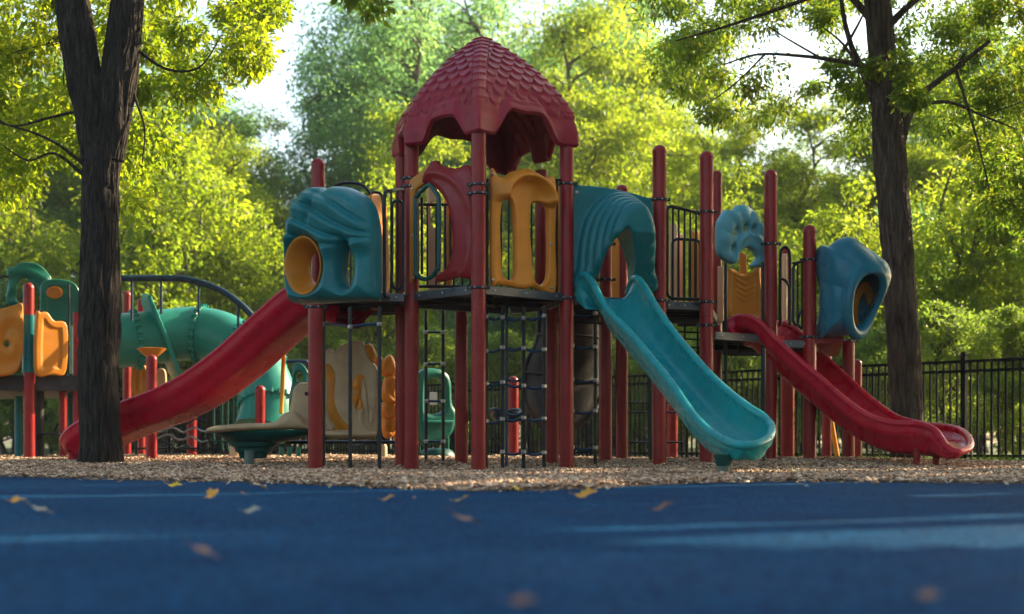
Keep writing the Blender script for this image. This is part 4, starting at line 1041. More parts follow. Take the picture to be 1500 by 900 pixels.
# ---- blue bubble with an oblique window at the far right
fu = fromto((1196,150),(1300,150.2))
def bubble():
    o = fu.poly([(1198,492),(1196,430),(1196,372),(1200,363),(1209,364),(1220,356),(1236,351),(1252,356),(1268,368),(1283,379),(1295,390),(1300,406),(1296,424),(1284,450),(1268,474),(1250,488),(1232,494),(1210,494)],0,5)
    lo = o.min(0); hi = o.max(0); W = hi[0]-lo[0]; H = hi[1]-lo[1]
    cu, cv = fu.pix(1253,446); cn = .30
    ax = np.array([.72,-.14,.68]); ax /= np.linalg.norm(ax)          # window axis in (u,v,n)
    e1 = np.cross(ax,[0,1,0]); e1 /= np.linalg.norm(e1); e2 = np.cross(e1,ax)
    def fn(u,v,n):
        d = sdpoly(u,v,o); F = np.empty(u.shape+(len(n),)); x = (u-lo[0])/W; y = (v-lo[1])/H
        fl = 0
        for k in range(9):                                         # fanned folds running from the wall to the mouth
            a = .55*k-1.2; ph = (y-.42)*2.6-(x)*(.25+.0*k)
        fold = .020*np.abs(np.sin((np.arctan2(y-.18, 1.25-x))*11))**.7*np.clip(1.15-x,.2,1)*np.clip((y-.12)/.4,0,1)
        for i,z in enumerate(n):
            T = .38; r = .30
            q1 = d+r-fold*.12; q2 = np.abs(z-.05)-T+r-fold*1.3
            f = np.minimum(np.maximum(q1,q2),0)+np.hypot(np.maximum(q1,0),np.maximum(q2,0))-r
            dx, dy, dz = u-cu, v-cv, z-cn
            a1 = dx*e1[0]+dy*e1[1]+dz*e1[2]; a2 = dx*e2[0]+dy*e2[1]+dz*e2[2]; a3 = dx*ax[0]+dy*ax[1]+dz*ax[2]
            rr = np.hypot(a1/.185,a2/.275)
            lip = (np.hypot((rr-1.12)*.20, a3+.01)-.05)
            f = smin(f, lip, .05)
            hole = (np.hypot(a1/(.172+.10*np.clip(a3,-.1,.2)),a2/(.258+.10*np.clip(a3,-.1,.2)))-1)*.16
            cav = np.maximum(hole, -(a3+.75))
            f = smax(f, -cav, .03)
            # hollow inside
            q1 = d+r+.045; q2 = np.abs(z-.05)-T+r+.045
            inn = np.minimum(np.maximum(q1,q2),0)+np.hypot(np.maximum(q1,0),np.maximum(q2,0))-r+.0
            f = smax(f, -inn, .02)
            F[...,i] = f
        return F
    return sdf_obj('window_bubble', fu, [*lo,-.33], [hi[0]+.06,hi[1],.50], .0125, fn, M['blueteal'], root)
bb = part(bubble(), 'blue bubble at the right end with fanned folds and an oblique oval window')
mb = MB(); pts = []
cc = fu.W(1262,452,-.05); axw = fu.U*.62+np.array([0,0,-.12])+fu.N*.775; axw /= np.linalg.norm(axw); e1 = np.cross(axw,[0,0,1.]); e1 /= np.linalg.norm(e1); e2 = np.cross(e1,axw)
an = np.linspace(0,2*math.pi,33)[:-1]; rings = []
for sc,dn in ((1.5,0),(1.5,.03),(1.0,.04),(.9,.0),(1.0,-.02),(1.5,-.02)): rings.append(cc+axw*dn+np.outer(np.cos(an),e1)*.10*sc+np.outer(np.sin(an),e2)*.17*sc)
rings.append(rings[0]); mb.loft(rings, True, False); part(obj('window_ring', mb, M['amber'], bb, ang=60), 'amber ring inside the blue bubble')

# ---- ladders, poles and nets beneath the decks
def curve_rung(a, b, sag, r=.014, n=8):
    a = np.array(a); b = np.array(b); t = np.linspace(0,1,n)[:,None]; p = a*(1-t)+b*t; p[:,2] -= sag*np.sin(t[:,0]*math.pi); return p
def net(bars, rows, lab, m='navy', sagpx=4, x_off=0, r=.013):
    """bars: [(px,s,ytop)]  rows: lists of y per bar"""
    mb = MB(); b0 = bars[0]
    for px,s,yt in bars: mb.tube([P(px,yt,s), G(px,s,-.05)], .0165, 8)
    netmb = mb; cn = MB()
    for row in rows:
        for i,(px,s,_) in enumerate(bars):
            if row[i] is None: continue
            c = P(px,row[i],s+1.6); cn.lathe(c-[0,0,.018],[(.017,0),(.024,.006),(.024,.03),(.017,.036)],10)
            cn.lathe(c-[0,.02,0],[(.008,0),(.010,.004),(.004,.012)],8,(0,-1,0))
    o = part(obj('climbing_net', netmb, M['black'], root, extra=(cn, M['steel'])), lab)
    for row in rows:
        for i in range(len(bars)-1):
            if row[i] is None or row[i+1] is None: continue
            mb = MB(); mb.tube(curve_rung(P(bars[i][0],row[i],bars[i][1]+1.2), P(bars[i+1][0],row[i+1],bars[i+1][1]+1.2), sagpx/165), r, 8); obj('rung', mb, M[m], o)
    return o
net([(474,160,450),(513,172,450),(556,173,450)], [[475,479,475]], 'two slim black poles joined by one rung', sagpx=-1)
net([(624,150,455),(649,151,455)], [[487,487],[534,533],[588,588],[647,647]], 'narrow black ladder between the red posts', sagpx=0, r=.012)
nb_ = [(712,168,450),(736,167,450),(767,167,450),(797,168,450)]
net(nb_, [[464,465,466,463],[514,509,510,512],[562,560,565,566],[617,614,612,613],[None,662,662,663]], 'tall climbing net with sagging blue black rungs under the turret')
mb = MB(); mb.tube([P(742,440,160),G(742,160,-.05)],.015,8)
for y in (466,510,556,606): mb.tube(curve_rung(P(742,y,160),P(769,y-4,160),.03),.012,8)
obj('climbing_net', mb, M['navy'], root)
net([(838,160,462),(872,160,462)], [[459,459],[506,508],[556,557],[602,602],[655,656]], 'short climbing net to the right of the turret corner post')
for a,b,r0 in (([P(842,472,156)],P(880,474,155),.012),([P(953,480,150)],G(953,150,-.04),.018),([P(1006,560,140)],G(1006,140,-.04),.016),([P(1119,510,160)],G(1119,160,-.04),.015)):
    mb = MB(); mb.tube([a[0],b],r0,8); part(obj('support_pole', mb, M['black'], root), 'slim black pole beneath the decks')
mb = MB()
for y in (590,604,648): mb.tube([P(921,y,140),P(1000,y,138)],.010,8)
for x in (924,960): mb.tube([P(x,570,139),P(x,662,139)],.010,8)
part(obj('low_rail', mb, M['black'], root), 'thin black grid rail beneath the teal slide')

# ---- dark chute slide hanging behind
def chute():
    L = [(790,452,140),(787,500,140),(770,535,140),(768,570,141),(778,605,142),(806,640,143)]
    R = [(884,452,138),(886,500,138),(884,545,138),(880,580,139),(862,612,141),(815,645,143)]
    Lw = resample(cr([P(*p) for p in L],8),40); Rw = resample(cr([P(*p) for p in R],8),40); ws = np.linspace(-1,1,21)
    A = []
    for i in range(40):
        m = (Lw[i]+Rw[i])/2; h = (Rw[i]-Lw[i])/2
        row = [m+h*w+np.array([0,-1.,0])*(.22*(1-abs(w)**3)*min(1,np.linalg.norm(h)/.2)+.02*math.sin(i*.35+w*2)) for w in ws]; A.append(row)
    A = np.array(A); B = A.copy(); B[...,1] += .03
    mb = MB(); mb.grid(A); mb.grid(B[::-1]); mb.tube(np.concatenate([Lw,Rw[::-1][1:]]),.028,8)
    for f in (.18,.45): 
        i = int(f*40); mb.tube(cr(A[i]-[0,.01,0],2),.016,6)
    return obj('slide', mb, M['chute'], root, ang=80)
part(chute(), 'dark brown plastic chute seen from behind under the decks')
mb = MB(); ring = [P(741,603,150)+np.array([.15*math.cos(a), .22*math.sin(a), .02*math.sin(a*2)]) for a in np.arange(24)/24*2*math.pi]
mb.tube(ring,.018,8,closed=True); rings = [[np.array(P(741,603,150))+(np.array(q)-P(741,603,150))*k-[0,0,z] for q in ring] for k,z in ((1,0),(.9,.05),(.6,.08),(.2,.09),(.2,.10),(.62,.1),(.95,.06))]
mb.loft(rings+[rings[0]], True, False); part(obj('cup', mb, M['navy'], root), 'shallow dark blue cup beneath the turret')
# ================================================================ fence
fn_ = thing('fence', 'black metal picket fence closing the playground behind the structures', 'fence', G(1328,125))
fs = lambda px: 94+.0493*(px-700)
pa = P(-900,0,fs(-900)); 
A_ = G(1600,fs(1600)); B_ = G(60,fs(60)); dirn = (B_-A_)/np.linalg.norm(B_-A_); Ltot = np.linalg.norm(B_-A_)
A0 = G(1412,fs(1412)); k0 = (A0-A_)@dirn; span = 1.83
start = k0-span*math.ceil(k0/span)
ks_ = np.arange(start, Ltot, span)
nF = np.array([dirn[1],-dirn[0],0])
for i,k in enumerate(ks_):
    q = A_+dirn*k
    mb = MB(); mb.box(q+[0,0,.61],(.06,.06,1.26),dirn,bev=.004); mb.box(q+[0,0,1.25],(.072,.072,.02),dirn,bev=.004); mb.box(q+[0,0,1.268],(.05,.05,.018),dirn,bev=.006)
    obj('post', mb, M['fence'], fn_)
    if i+1 < len(ks_):
        mb = MB(); q2 = q+dirn*span
        for z in (1.17,1.06,.10): mb.box((q+q2)/2+[0,0,z],(span-.062,.03,.032),dirn)
        n = 21
        for j in range(1,n):
            c = q+dirn*(span*j/n); mb.box(c+[0,0,.60],(.020,.020,1.135),dirn)
        obj('picket_panel', mb, M['fence'], fn_, smooth=False)

# ================================================================ left play tower with the tube slide
lt = thing('play_tower', 'teal and orange play tower with a green tube slide behind the forked tree', 'play structure', G(90,122))
def post2(parent, px, s, y0, y1, r, m, lab=None, name='post', dome=False):
    mb = MB(); a = P(px,y0,s); b = G(px,s,-.05) if y1 is None else P(px,y1,s)
    prof = [(r,0),(r,(a[2]-b[2])*.5),(r,a[2]-b[2]-(r if dome else 0))]
    if dome: prof += [(r+.003,a[2]-b[2]-r+.002)]+[((r+.003)*math.cos(t), a[2]-b[2]-r+.002+(r+.003)*math.sin(t)) for t in np.linspace(.2,math.pi/2,6)]
    mb.lathe(b, prof, 20); o = obj(name, mb, M[m], parent); return part(o, lab) if lab else o
post2(lt,42,125,415,462,.063,'red',dome=True); 
o=post2(lt,42,125,462,546,.072,'teal','teal sleeve on the corner post'); o=post2(lt,43,125,546,None,.066,'red'); post2(lt,57,121,546,None,.062,'deck','dark post under the deck')
post2(lt,27,119,580,None,.045,'teal','slim teal post'); post2(lt,92,122,568,None,.045,'red','short red post at the step',dome=True)
post2(lt,113,123,458,None,.05,'red'); post2(lt,105,118,440,None,.05,'dgreen'); post2(lt,186,103,427,None,.058,'red',dome=True); post2(lt,207,102,438,None,.056,'red',dome=True)
post2(lt,222,134,520,None,.060,'red','red round topped post behind the long slide',dome=True)
post2(lt,281,112,598,None,.062,'red'); post2(lt,354,114,560,640,.035,'red'); post2(lt,381,118,565,None,.062,'red','short round topped red post beside the play boat',dome=True)
ftw = fromto((-60,126),(118,124)); 
mb = MB(); mb.prism([G(-80,126)[:2],G(116,124)[:2],G(104,104)[:2],G(-80,104)[:2]], CH+(HY-572)/125, CH+(HY-550)/125); obj('deck', mb, M['deck'], lt, smooth=False)
mb = MB(); mb.box(P(66,636,122),(.42,.3,.03),(1,0,0),bev=.006); mb.tube([P(50,636,122),G(50,122,-.02)],.02,8); mb.tube([P(80,632,122),P(84,622,122),P(92,620,122),P(96,628,122)],.012,6); obj('step', mb, M['black'], lt)
@Rl(.05)
def rel_sw(u,v,d,o,hs):
    x = (u-o[:,0].min())/np.ptp(o[:,0]); y = (v-o[:,1].min())/np.ptp(o[:,1]); r = np.hypot(x-.75,(y-.5)*.9)
    return .014*np.sin(np.clip(r*22,0,30)+np.arctan2(y-.5,x-.75))*np.clip(-d/.03,0,1)+.012*np.clip(-d/.03,0,1)
panel('swirl_panel', fromto((-40,127),(34,126)), [(-40,548),(-42,470),(-20,455),(0,453),(20,448),(30,444),(34,452),(34,500),(32,525),(24,545),(0,552)], [ell(10,504,4,5,8)], M['amber'], lt, t=.03, relief=rel_sw)
@Rl(.03)
def rel_in(u,v,d,o,hs): return -.016*np.clip((-d-.075)/.02,0,1)+.012
panel('side_panel', fromto((50,126),(97,124)), [(51,545),(52,462),(58,458),(68,458),(78,470),(97,478),(95,545),(75,549)], [], M['amber'], lt, t=.025, relief=rel_in)
@Rl(.05)
def rel_rid(u,v,d,o,hs):
    y = (v-o[:,1].min())/np.ptp(o[:,1]); x = (u-o[:,0].min())/np.ptp(o[:,0])
    return .014*np.sin(18*np.hypot(x-.3,y))*np.clip(-d/.03,0,1)+.02*np.clip(-d/.04,0,1)
part(panel('arch_panel', fromto((8,118),(78,117)), [(10,445),(12,415),(10,395),(20,392),(30,386),(44,385),(58,389),(70,400),(76,412),(76,445),(62,445),(56,430),(50,420),(50,440),(30,445)], [[(26,442),(24,425),(27,412),(34,407),(42,412),(44,430),(42,445)]], M['green'], lt, t=.05, relief=rel_rid), 'teal arch panel with a ridged crown')
part(panel('arch_panel', fromto((58,121),(117,120)), [(60,475),(59,430),(61,415),(72,410),(90,410),(106,414),(115,424),(117,440),(116,470),(100,478),(78,474)], [], M['green'], lt, t=.04, relief=rel_in), 'teal panel with an orange oval window')
mb = MB(); f_ = fromto((58,122),(117,121)); e_ = f_.poly(ell(80,429,12,9,16),0,2); e2 = f_.poly(ell(80,429,9,6,16),0,2)
mb.loft([f_.w(e_[:,0],e_[:,1],np.full(len(e_),.0)), f_.w(e_[:,0],e_[:,1],np.full(len(e_),.055)), f_.w(e2[:,0],e2[:,1],np.full(len(e2),.06)), f_.w(e2[:,0],e2[:,1],np.full(len(e2),.045))], True, True); obj('window', mb, M['amber'], lt)
mb = MB(); mb.tube([P(101,416,122),P(101,548,122)],.014,8); mb.tube(cr([P(-5,440,122),P(-3,412,122),P(5,405,122),P(14,407,122)],4),.014,8); mb.tube(cr([P(112,425,120),P(113,440,120),P(113,545,120)],4),.02,8); obj('hand_rail', mb, M['black'], lt)
post2(lt,99,119,470,548,.10,'dgreen','dark green wall post')
# tube slide
T = cr([P(90,500,114),P(175,499,114),P(230,494,113),P(285,489,112),P(325,497,112.5),P(358,518,113),P(382,552,114),P(394,592,115),P(385,632,116)],10)
mb = MB(); mb.tube(T,np.linspace(.345,.36,len(T)),40)
tub = part(obj('tube_slide', mb, M['tube'], lt, ang=80), 'green plastic tube slide bending down to the right')
def ringat(i, r, w, bead=True, tilt=(0,0,0), m='tube', name='flange'):
    d = T[min(i+1,len(T)-1)]-T[i-1]; d = d/np.linalg.norm(d)+np.array(tilt); d /= np.linalg.norm(d)
    mb = MB(); mb.lathe(T[i]-d*w/2,[(r-.03,0),(r,.004),(r+.012,.012),(r+.012,w-.012),(r,w-.004),(r-.03,w)],40,d)
    a = np.array([1.,0,0]) if abs(d[0])<.9 else np.array([0,1.,0]); U = np.cross(d,a); U /= np.linalg.norm(U); W = np.cross(d,U)
    for k in range(26):
        t = k/26*2*math.pi; c = T[i]+(U*math.cos(t)+W*math.sin(t))*(r+.018); e = d
        mb.tube([c-e*w*.7,c+e*w*.7],.020,6)
    return obj(name, mb, M[m], tub)
ringat(14,.36,.05); ringat(32,.365,.05); ringat(46,.37,.045); ringat(58,.372,.045); ringat(70,.372,.045)
# serrated entrance plate
mb = MB(); d = T[21]-T[19]; d /= np.linalg.norm(d); d = d+np.array([0.15,0,.32]); d /= np.linalg.norm(d); U = np.cross(d,[0,0,1.]); U /= np.linalg.norm(U); W = np.cross(U,d); n = 72
def pl(r, off): return np.array([T[21]+d*off+(U*math.cos(t)+W*math.sin(t)*1.32)*(r*(1+(.035 if k%2 else 0)))/max(abs(math.cos(t)),abs(math.sin(t)))**.7 for k,t in enumerate(np.arange(n)/n*2*math.pi)])
mb.loft([pl(.40,-.03),pl(.43,-.02),pl(.43,.02),pl(.40,.03)],True,True); part(obj('entrance_plate', mb, M['tube'], tub, ang=50), 'serrated plate round the tube')
mb = MB(); mb.lathe(P(222,528,120),[(.02,0),(.035,.01),(.17,.13),(.18,.145),(.15,.15),(.02,.06)],24); part(obj('saddle', mb, M['amber'], tub), 'amber cup carrying the tube on its post')
# blue arch rail over the tube
mb = MB(); R1 = cr([P(150,408,120),P(175,408,120),P(230,408,119),P(275,410,119),P(318,423,119),P(350,444,119),P(372,466,119),P(392,490,119)],8); mb.tube(R1,.042,10)
for px,yt,yb in ((193,408,470),(236,409,460),(291,415,462),(349,443,490)): mb.tube([P(px,yt,119),P(px,yb,119)],.017,8)
part(obj('arch_rail', mb, M['navy'], lt), 'dark blue arched rail with uprights over the tube slide')
for x0,x1,y0,y1 in ((194,215,534,578),(218,228,540,576),(232,243,540,570)):
    panel('back_panel', fromto((x0,110),(x1,110)), [(x0,y1),(x0,y0+4),((x0+x1)/2,y0),(x1,y0+6),(x1,y1)], [], M['palep'] if x0>200 else M['orange'], lt, t=.03, relief=rel_in if x0<200 else None)
# green barred section
mb = MB()
for px,y0,y1 in ((313,560,650),(325,552,660),(333,550,660),(341,553,650),(347,556,655),(358,558,648)): mb.tube(cr([P(px,y0,108),P(px,y0+20,108),P(px,y1-10,108),P(px+3,y1,108)],4),.017,7)
mb.tube([P(308,556,108),P(362,556,108)],.014,6); mb.tube([P(308,645,108),P(362,650,108)],.014,6); part(obj('railing', mb, M['dgreen'], lt), 'dark green bars under the tube slide')
# wavy net crawler
nc = thing('climbing_net', 'low net climber with wavy grey rungs between black posts under the tube slide', 'climbing net', G(270,115))
for px in (200,248,291):
    mb = MB(); mb.tube([P(px,600,116),G(px,116,-.05)],.022,8); obj('post', mb, M['black'], nc)
for y,k in ((618,0),(630,1),(642,2),(655,3)):
    mb = MB(); mb.tube(cr([P(232+i*9,y+3.5*math.sin(i*1.7+k)+ (i-4)*.8*(k-1),116+.6*math.sin(i)) for i in range(9)],5),.013,7); obj('rung', mb, M['steel' if k in (1,2) else 'black'], nc)
mb = MB(); mb.tube([P(200,657,116),P(295,657,116)],.014,7); mb.tube(cr([P(288,600,116),P(296,604,116),P(298,615,116),P(290,622,116)],4),.012,7); obj('rail', mb, M['black'], nc)

# ================================================================ play boat with leaf shaped panels
pb = thing('play_boat', 'tan and dark green play boat with leaf shaped tan panels behind the left red post', 'play sculpture', G(365,158))
c0 = P(395,622,155); a = P(308,628,155); b = P(560,632,152); ax = (b-a); Lb = np.linalg.norm(ax); ax /= Lb; nn = np.array([ax[1],-ax[0],0]); nn /= np.linalg.norm(nn)
def hull(z0px, z1px, prof, ang, m, lab, name):
    rings = []
    for (ypx, x0, x1, hw) in prof:
        z = P(0,ypx,155)[2]; pa_ = P(x0,ypx,155); pb_ = P(x1,ypx,155); L = (pb_[0]-pa_[0])/2; cx_ = (pb_[0]+pa_[0])/2; cy_ = pa_[1]
        t = np.arange(44)/44*2*math.pi; e = .75
        rings.append(np.stack([cx_+L*np.sign(np.cos(t))*np.abs(np.cos(t))**e, cy_+.2+hw*np.sign(np.sin(t))*np.abs(np.sin(t))**e, np.full(44,z)],1))
    mb = MB(); mb.loft(rings, True, True); return part(obj(name, mb, M[m], pb, ang=35), lab)
hull(0,0,[(672,346,384,.11),(664,344,388,.13),(662,340,392,.15),(656,338,395,.16),(654,334,400,.19),(648,332,406,.2),(646,328,420,.24),(640,320,448,.3),(637,312,458,.32),(632,308,462,.34),(630,308,462,.34)],0,'dgreen','dark green stepped hull of the play boat','hull')
mb = MB(); mb.lathe(G(365,158,-.04),[(.045,0),(.045,.22)],16); part(obj('foot', mb, M['galv'], pb), 'short grey foot post')
fbt = fromto((300,155),(580,152))
@Rl(.02)
def rel0(u,v,d,o,hs): return .02*np.clip(-d/.05,0,1)
part(panel('seat', fbt, [(306,634),(307,627),(330,623),(360,621),(395,620),(405,617),(414,608),(424,604),(436,607),(448,622),(458,630),(470,631),(540,632),(548,636),(540,642),(470,640),(452,630),(400,630),(350,632)], [], M['tan'], pb, t=.27, h=.012, k=.08), 'tan deck of the play boat with a hump')
part(panel('seat', fbt, [(468,634),(500,630),(535,632),(546,638),(540,644),(500,643),(470,640)], [], M['tan'], pb, t=.20, h=.012, k=.05, n0=-.1), 'tan bench at the foot of the leaf panels')
part(panel('figure_panel', fbt, [(424,606),(427,585),(430,570),(438,562),(450,561),(462,566),(472,580),(476,605),(480,632),(450,632),(436,612)], [], M['tan'], pb, t=.06, h=.01, k=.05), 'tan rounded figure panel with one bolt')
mb = MB(); mb.lathe(fbt.W(449,577,.055),[(.02,-.01),(.02,.006),(.008,.012)],10,fbt.N); obj('bolts', mb, M['black'], pb)
@Rl(.05)
def rel_leaf(u,v,d,o,hs):
    x = (u-o[:,0].min())/np.ptp(o[:,0]); y = (v-o[:,1].min())/np.ptp(o[:,1])
    return .018*np.sin(9*(x+y*.9)+2*np.sin(y*5))*np.clip(-d/.04,0,1)+.015*np.clip(-d/.02,0,1)
for pts,m_,n0,lab in (
 ([(492,515),(503,507),(518,502),(530,504),(535,516),(540,528),(551,543),(553,560),(550,600),(548,640),(530,640),(500,620),(470,560),(478,530)],'tan',-.30,'tall tan leaf panel at the back'),
 ([(472,530),(478,514),(486,513),(498,524),(512,538),(520,548),(535,560),(540,600),(538,636),(500,638),(474,600)],'tan',-.12,'tan wavy leaf panel'),
 ([(470,545),(474,533),(484,533),(494,542),(503,556),(514,558),(524,562),(530,574),(524,596),(516,636),(482,634),(470,600)],'amber',-.02,'amber frond panel'),
 ([(468,565),(474,552),(484,558),(492,570),(496,585),(494,604),(490,632),(470,632)],'tan',.12,'small tan leaf panel in front'),
 ([(516,558),(524,548),(536,549),(545,556),(550,570),(547,584),(537,592),(530,612),(521,606),(524,588),(514,592),(512,582),(524,576),(514,568)],'orange',.10,'branching orange frond'),
 ([(524,600),(534,590),(545,592),(550,604),(548,622),(540,636),(526,636),(520,620)],'tan',.16,'round tan leaf at the right'),
 ([(531,512),(540,506),(548,520),(546,534),(536,526)],'orange',-.28,'orange leaf tip')):
    part(panel('leaf_panel', fbt, pts, [], M[m_], pb, t=.03, h=.009, relief=rel_leaf, n0=n0, k=.03), lab)
for pts in ([(560,530),(572,520),(580,534),(580,548),(565,552),(556,545)],[(562,556),(574,550),(584,560),(580,575),(584,590),(570,592),(560,585)],[(558,592),(575,588),(585,600),(583,612),(562,615)],[(560,612),(580,612),(584,624),(574,640),(562,640)],[(543,525),(556,520),(562,532),(560,548),(548,540)]):
    panel('leaf_panel', fromto((540,140),(590,140)), pts, [], M['orange'], pb, t=.08, h=.011, relief=rel_leaf, k=.05)
part(panel('back_panel', fromto((574,130),(582,130)), [(576,640),(575,535),(579,531),(582,540),(582,640)], [], M['amber'], pb, t=.03), 'upright amber strip')
for q,r0 in (([P(418,648,150),P(600,648,148)],.018),([P(560,590,140),P(590,596,140)],.014),(cr([P(420,530,128),P(445,530,128),P(450,533,128),P(450,556,128)],4),.022),([P(513,655,140),P(545,650,140)],.012)):
    mb = MB(); mb.tube(q,r0,8); obj('rail', mb, M['navy'], pb)
mb = MB(); mb.tube([P(419,440,150),P(412,606,152)],.021,10); part(obj('pole', mb, M['yellow'], pb), 'slanting yellow pole')
for px in (412,424,437): mb = MB(); mb.tube([P(px,655,125),G(px,125,-.02)],.028,8); obj('foot', mb, M['green'], pb)
for px,w_ in ((345,.07),(561,.05)): mb = MB(); mb.lathe(G(px,125,-.02),[(w_,0),(w_,.22),(w_*.7,.25)],12); part(obj('foot', mb, M['tan'], pb), 'stubby tan foot')
# teal curl by the pole
part(panel('curl_panel', fromto((425,132),(460,132)), [(428,560),(430,535),(440,532),(450,542),(455,556),(452,566),(458,575),(455,600),(440,615),(425,610),(424,580)], [ell(439,553,5,7,10)], M['green'], pb, t=.04, relief=rel_rid), 'green curled panel behind the tan figure')

# ================================================================ teal play house panel in the middle distance
ph = thing('play_house', 'small teal play house front with a counter, between the red posts of the turret', 'play house', G(640,118))
fph = fromto((606,120),(670,118))
part(panel('wall', fph, [(612,645),(611,560),(616,543),(630,540),(648,544),(658,558),(660,590),(666,605),(664,625),(656,640),(640,648)], [[(621,600),(621,565),(627,556),(640,555),(648,565),(649,598),(640,606),(628,606)]], M['green'], ph, t=.05, h=.01, relief=rel0, k=.03), 'teal front with an arched opening')
part(panel('wall', fph, [(606,650),(606,545),(609,541),(612,545),(612,650)], [], M['tube'], ph, t=.05, h=.01, smooth=0), 'pale green edge board')
mb = MB(); mb.box(fph.W(640,618,.05),(.36,.2,.03),fph.U,bev=.006); obj('counter', mb, M['tube'], ph)
mb = MB(); mb.lathe(G(640,118,-.02),[(.2,0),(.24,.03),(.24,.10),(.2,.16),(.14,.2)],24); obj('base', mb, M['dgreen'], ph)
mb = MB(); mb.box(fph.W(635,584,-.02),(.10,.02,.16),fph.U,bev=.004); obj('activity_panel', mb, M['white'], ph)
for x in (613,655):
    mb = MB(); mb.tube([fph.W(x,640,0),G(x,118,-.03)],.025,8); obj('leg', mb, M['green'], ph)
yp = thing('pole', 'slanted yellow pole standing behind the crimson slide', 'pole', G(1222,124))
mb = MB(); mb.tube([P(1215,600,124),G(1229,124,-.03)],.028,10); obj('shaft', mb, M['yellow'], yp)
# two more things hanging in the middle of the main structure
part(post2(root,752,121,552,None,.062,'red',dome=True), 'short round topped red post under the turret')

# ================================================================ unseen trees added at the right to shade the floor and shape sun streaks
def added_shade_tree(q0, q1, k, z0, z1, n, seed):
    r = np.random.default_rng(seed); h_ = np.array(SUN_DIR)/np.linalg.norm(SUN_DIR); nq = np.array([-h_[1],h_[0]])
    c = h_*k+nq*(q0+q1)/2
    t = thing('tree', 'unseen leafy tree added to shade the floor between sun streaks', 'tree', (c[0],c[1],0), 'added unseen shade trees')
    mb = MB(); trunk_mesh(mb, [(c[0],c[1],-.1),(c[0],c[1],z0*.5),(c[0]+.1,c[1],z0+1),(c[0],c[1]+.1,z1*.8)], [.22,.18,.15,.05], n=24, seed=seed); obj('trunk', mb, M['barkR'], t)
    m_ = int((q1-q0)*(z1-z0)*3.2)+10; qq = r.uniform(q0+.22,q1-.22,m_) if q1-q0 > .7 else np.full(m_,(q0+q1)/2); kk = k+r.uniform(-1.3,1.3,m_); zz_ = r.uniform(z0,z1,m_)
    cs = np.stack([h_[0]*kk+nq[0]*qq, h_[1]*kk+nq[1]*qq, zz_],1)
    V = leaves(cs, np.full(m_,.42), n, .20, r, flat=1, asp=.6, hug=.6)
    # keep the lit gaps between neighbouring crowns open
    cc_ = V.reshape(-1,4,3).mean(1); q_ = cc_[:,:2]@nq; wv_ = .05*(vnoise(cc_[:,2],cc_[:,2]*0,2.2,3)-.5)+.06*(vnoise(cc_[:,2],cc_[:,2]*0,.5,8)-.5); ok = (q_>q0+wv_)&(q_<q1+wv_); V = V.reshape(-1,4,3)[ok].reshape(-1,3)
    npmesh('crown', V, len(V)//4, 4, M['leafR'], t, (c[0],c[1],0))
added_shade_tree(-6.5,.2,11,2.2,9.0,30000,51); added_shade_tree(.2,3.42,10.5,2.0,9.0,26000,52); added_shade_tree(4.0,5.76,11.5,2.2,9.5,19000,53); added_shade_tree(6.08,7.42,14,2.5,10,16000,54)
added_shade_tree(7.58,9.2,16,2.5,11,19000,55); added_shade_tree(9.3,12.5,18,3.0,12,22000,56)
added_shade_tree(3.30,4.10,12.5,5.5,9.5,9000,61); added_shade_tree(5.6,6.2,13,5.2,9.5,8000,62)  # added crowns closing the upper gaps, so the sun streaks end sooner
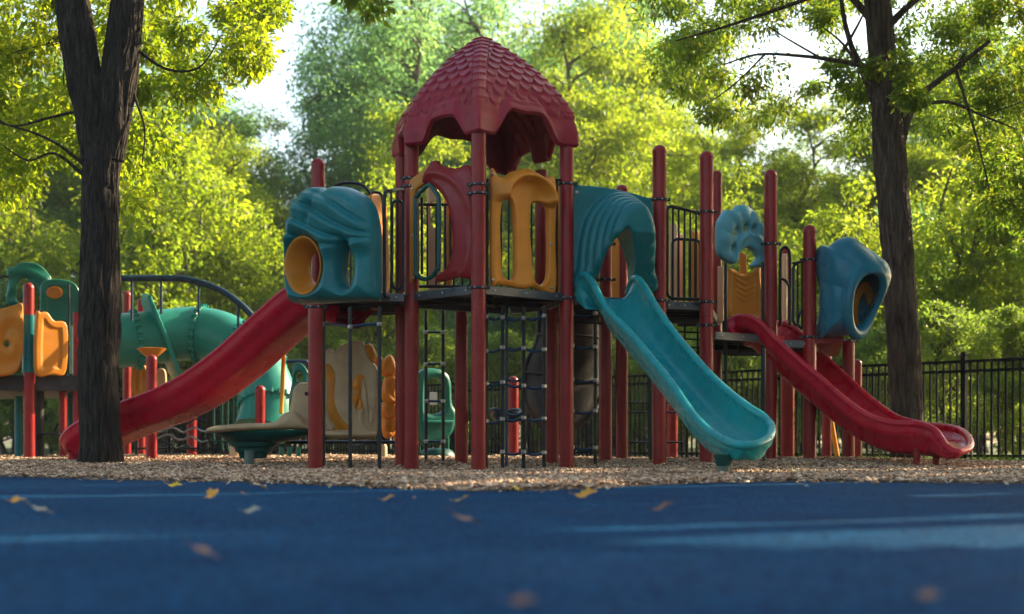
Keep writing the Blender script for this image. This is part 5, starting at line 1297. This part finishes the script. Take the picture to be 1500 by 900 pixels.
# ================================================================ camera, light, render
cam = bpy.data.cameras.new('camera'); co = bpy.data.objects.new('camera', cam); COL.objects.link(co)
co.location = (0,0,CH); co.rotation_euler = (R_(90),0,0)
cam.sensor_width = 36; cam.lens = FP/1500*36; cam.shift_y = (HY-450)/1500; cam.clip_end = 1500; cam.clip_start = .05
cam.dof.use_dof = True; cam.dof.focus_distance = 13.4; cam.dof.aperture_fstop = 1.6; cam.dof.aperture_blades = 9
SC.camera = co
w = bpy.data.worlds.new('World'); SC.world = w; w.use_nodes = True
nt = w.node_tree; bg = nt.nodes['Background']; sky = nt.nodes.new('ShaderNodeTexSky'); sky.sky_type = 'NISHITA'; sky.sun_disc = False
sky.sun_elevation = R_(SUN_EL); az = math.atan2(SUN_DIR[0], SUN_DIR[1]); sky.sun_rotation = az
sky.air_density = 1.0; sky.dust_density = 2.5; sky.ozone_density = 1.0
nt.links.new(sky.outputs[0], bg.inputs[0]); bg.inputs[1].default_value = .15
if HAZE > 0:
    mb = MB(); mb.box((0,65,10.5),(240,230,24)); ho = obj('haze', mb, None, smooth=False); tag(ho, 'thin bright air over the playground and the wood', 'haze', kind='stuff')
    hm = bpy.data.materials.new('air'); hm.use_nodes = True; hn = hm.node_tree.nodes; hn.remove(hn['Principled BSDF'])
    pv = hn.new('ShaderNodeVolumePrincipled'); pv.inputs['Color'].default_value = (.93,.96,1,1); pv.inputs['Density'].default_value = HAZE; pv.inputs['Anisotropy'].default_value = .3
    hm.node_tree.links.new(pv.outputs[0], hn['Material Output'].inputs['Volume']); ho.data.materials.append(hm)
sun = bpy.data.lights.new('sun', 'SUN'); so = bpy.data.objects.new('sun', sun); COL.objects.link(so)
sun.energy = 5; sun.angle = R_(.53); sun.color = (1,.84,.62)
h = np.array(SUN_DIR)/np.linalg.norm(SUN_DIR); dv = Vector((h[0]*math.cos(R_(SUN_EL)), h[1]*math.cos(R_(SUN_EL)), math.sin(R_(SUN_EL))))
so.rotation_euler = dv.to_track_quat('Z','Y').to_euler()
vs = SC.view_settings; vs.view_transform = 'Standard'; vs.look = 'None'; vs.exposure = EXPO; vs.gamma = 1; vs.use_white_balance = True; vs.white_balance_temperature = 7200; vs.white_balance_tint = 6; vs.use_curve_mapping = False
SC.render.engine = 'CYCLES'
SC.cycles.max_bounces = 8; SC.cycles.diffuse_bounces = 3; SC.cycles.glossy_bounces = 3; SC.cycles.transmission_bounces = 6; SC.cycles.transparent_max_bounces = 6
SC.cycles.sample_clamp_indirect = 6; SC.cycles.volume_bounces = 0
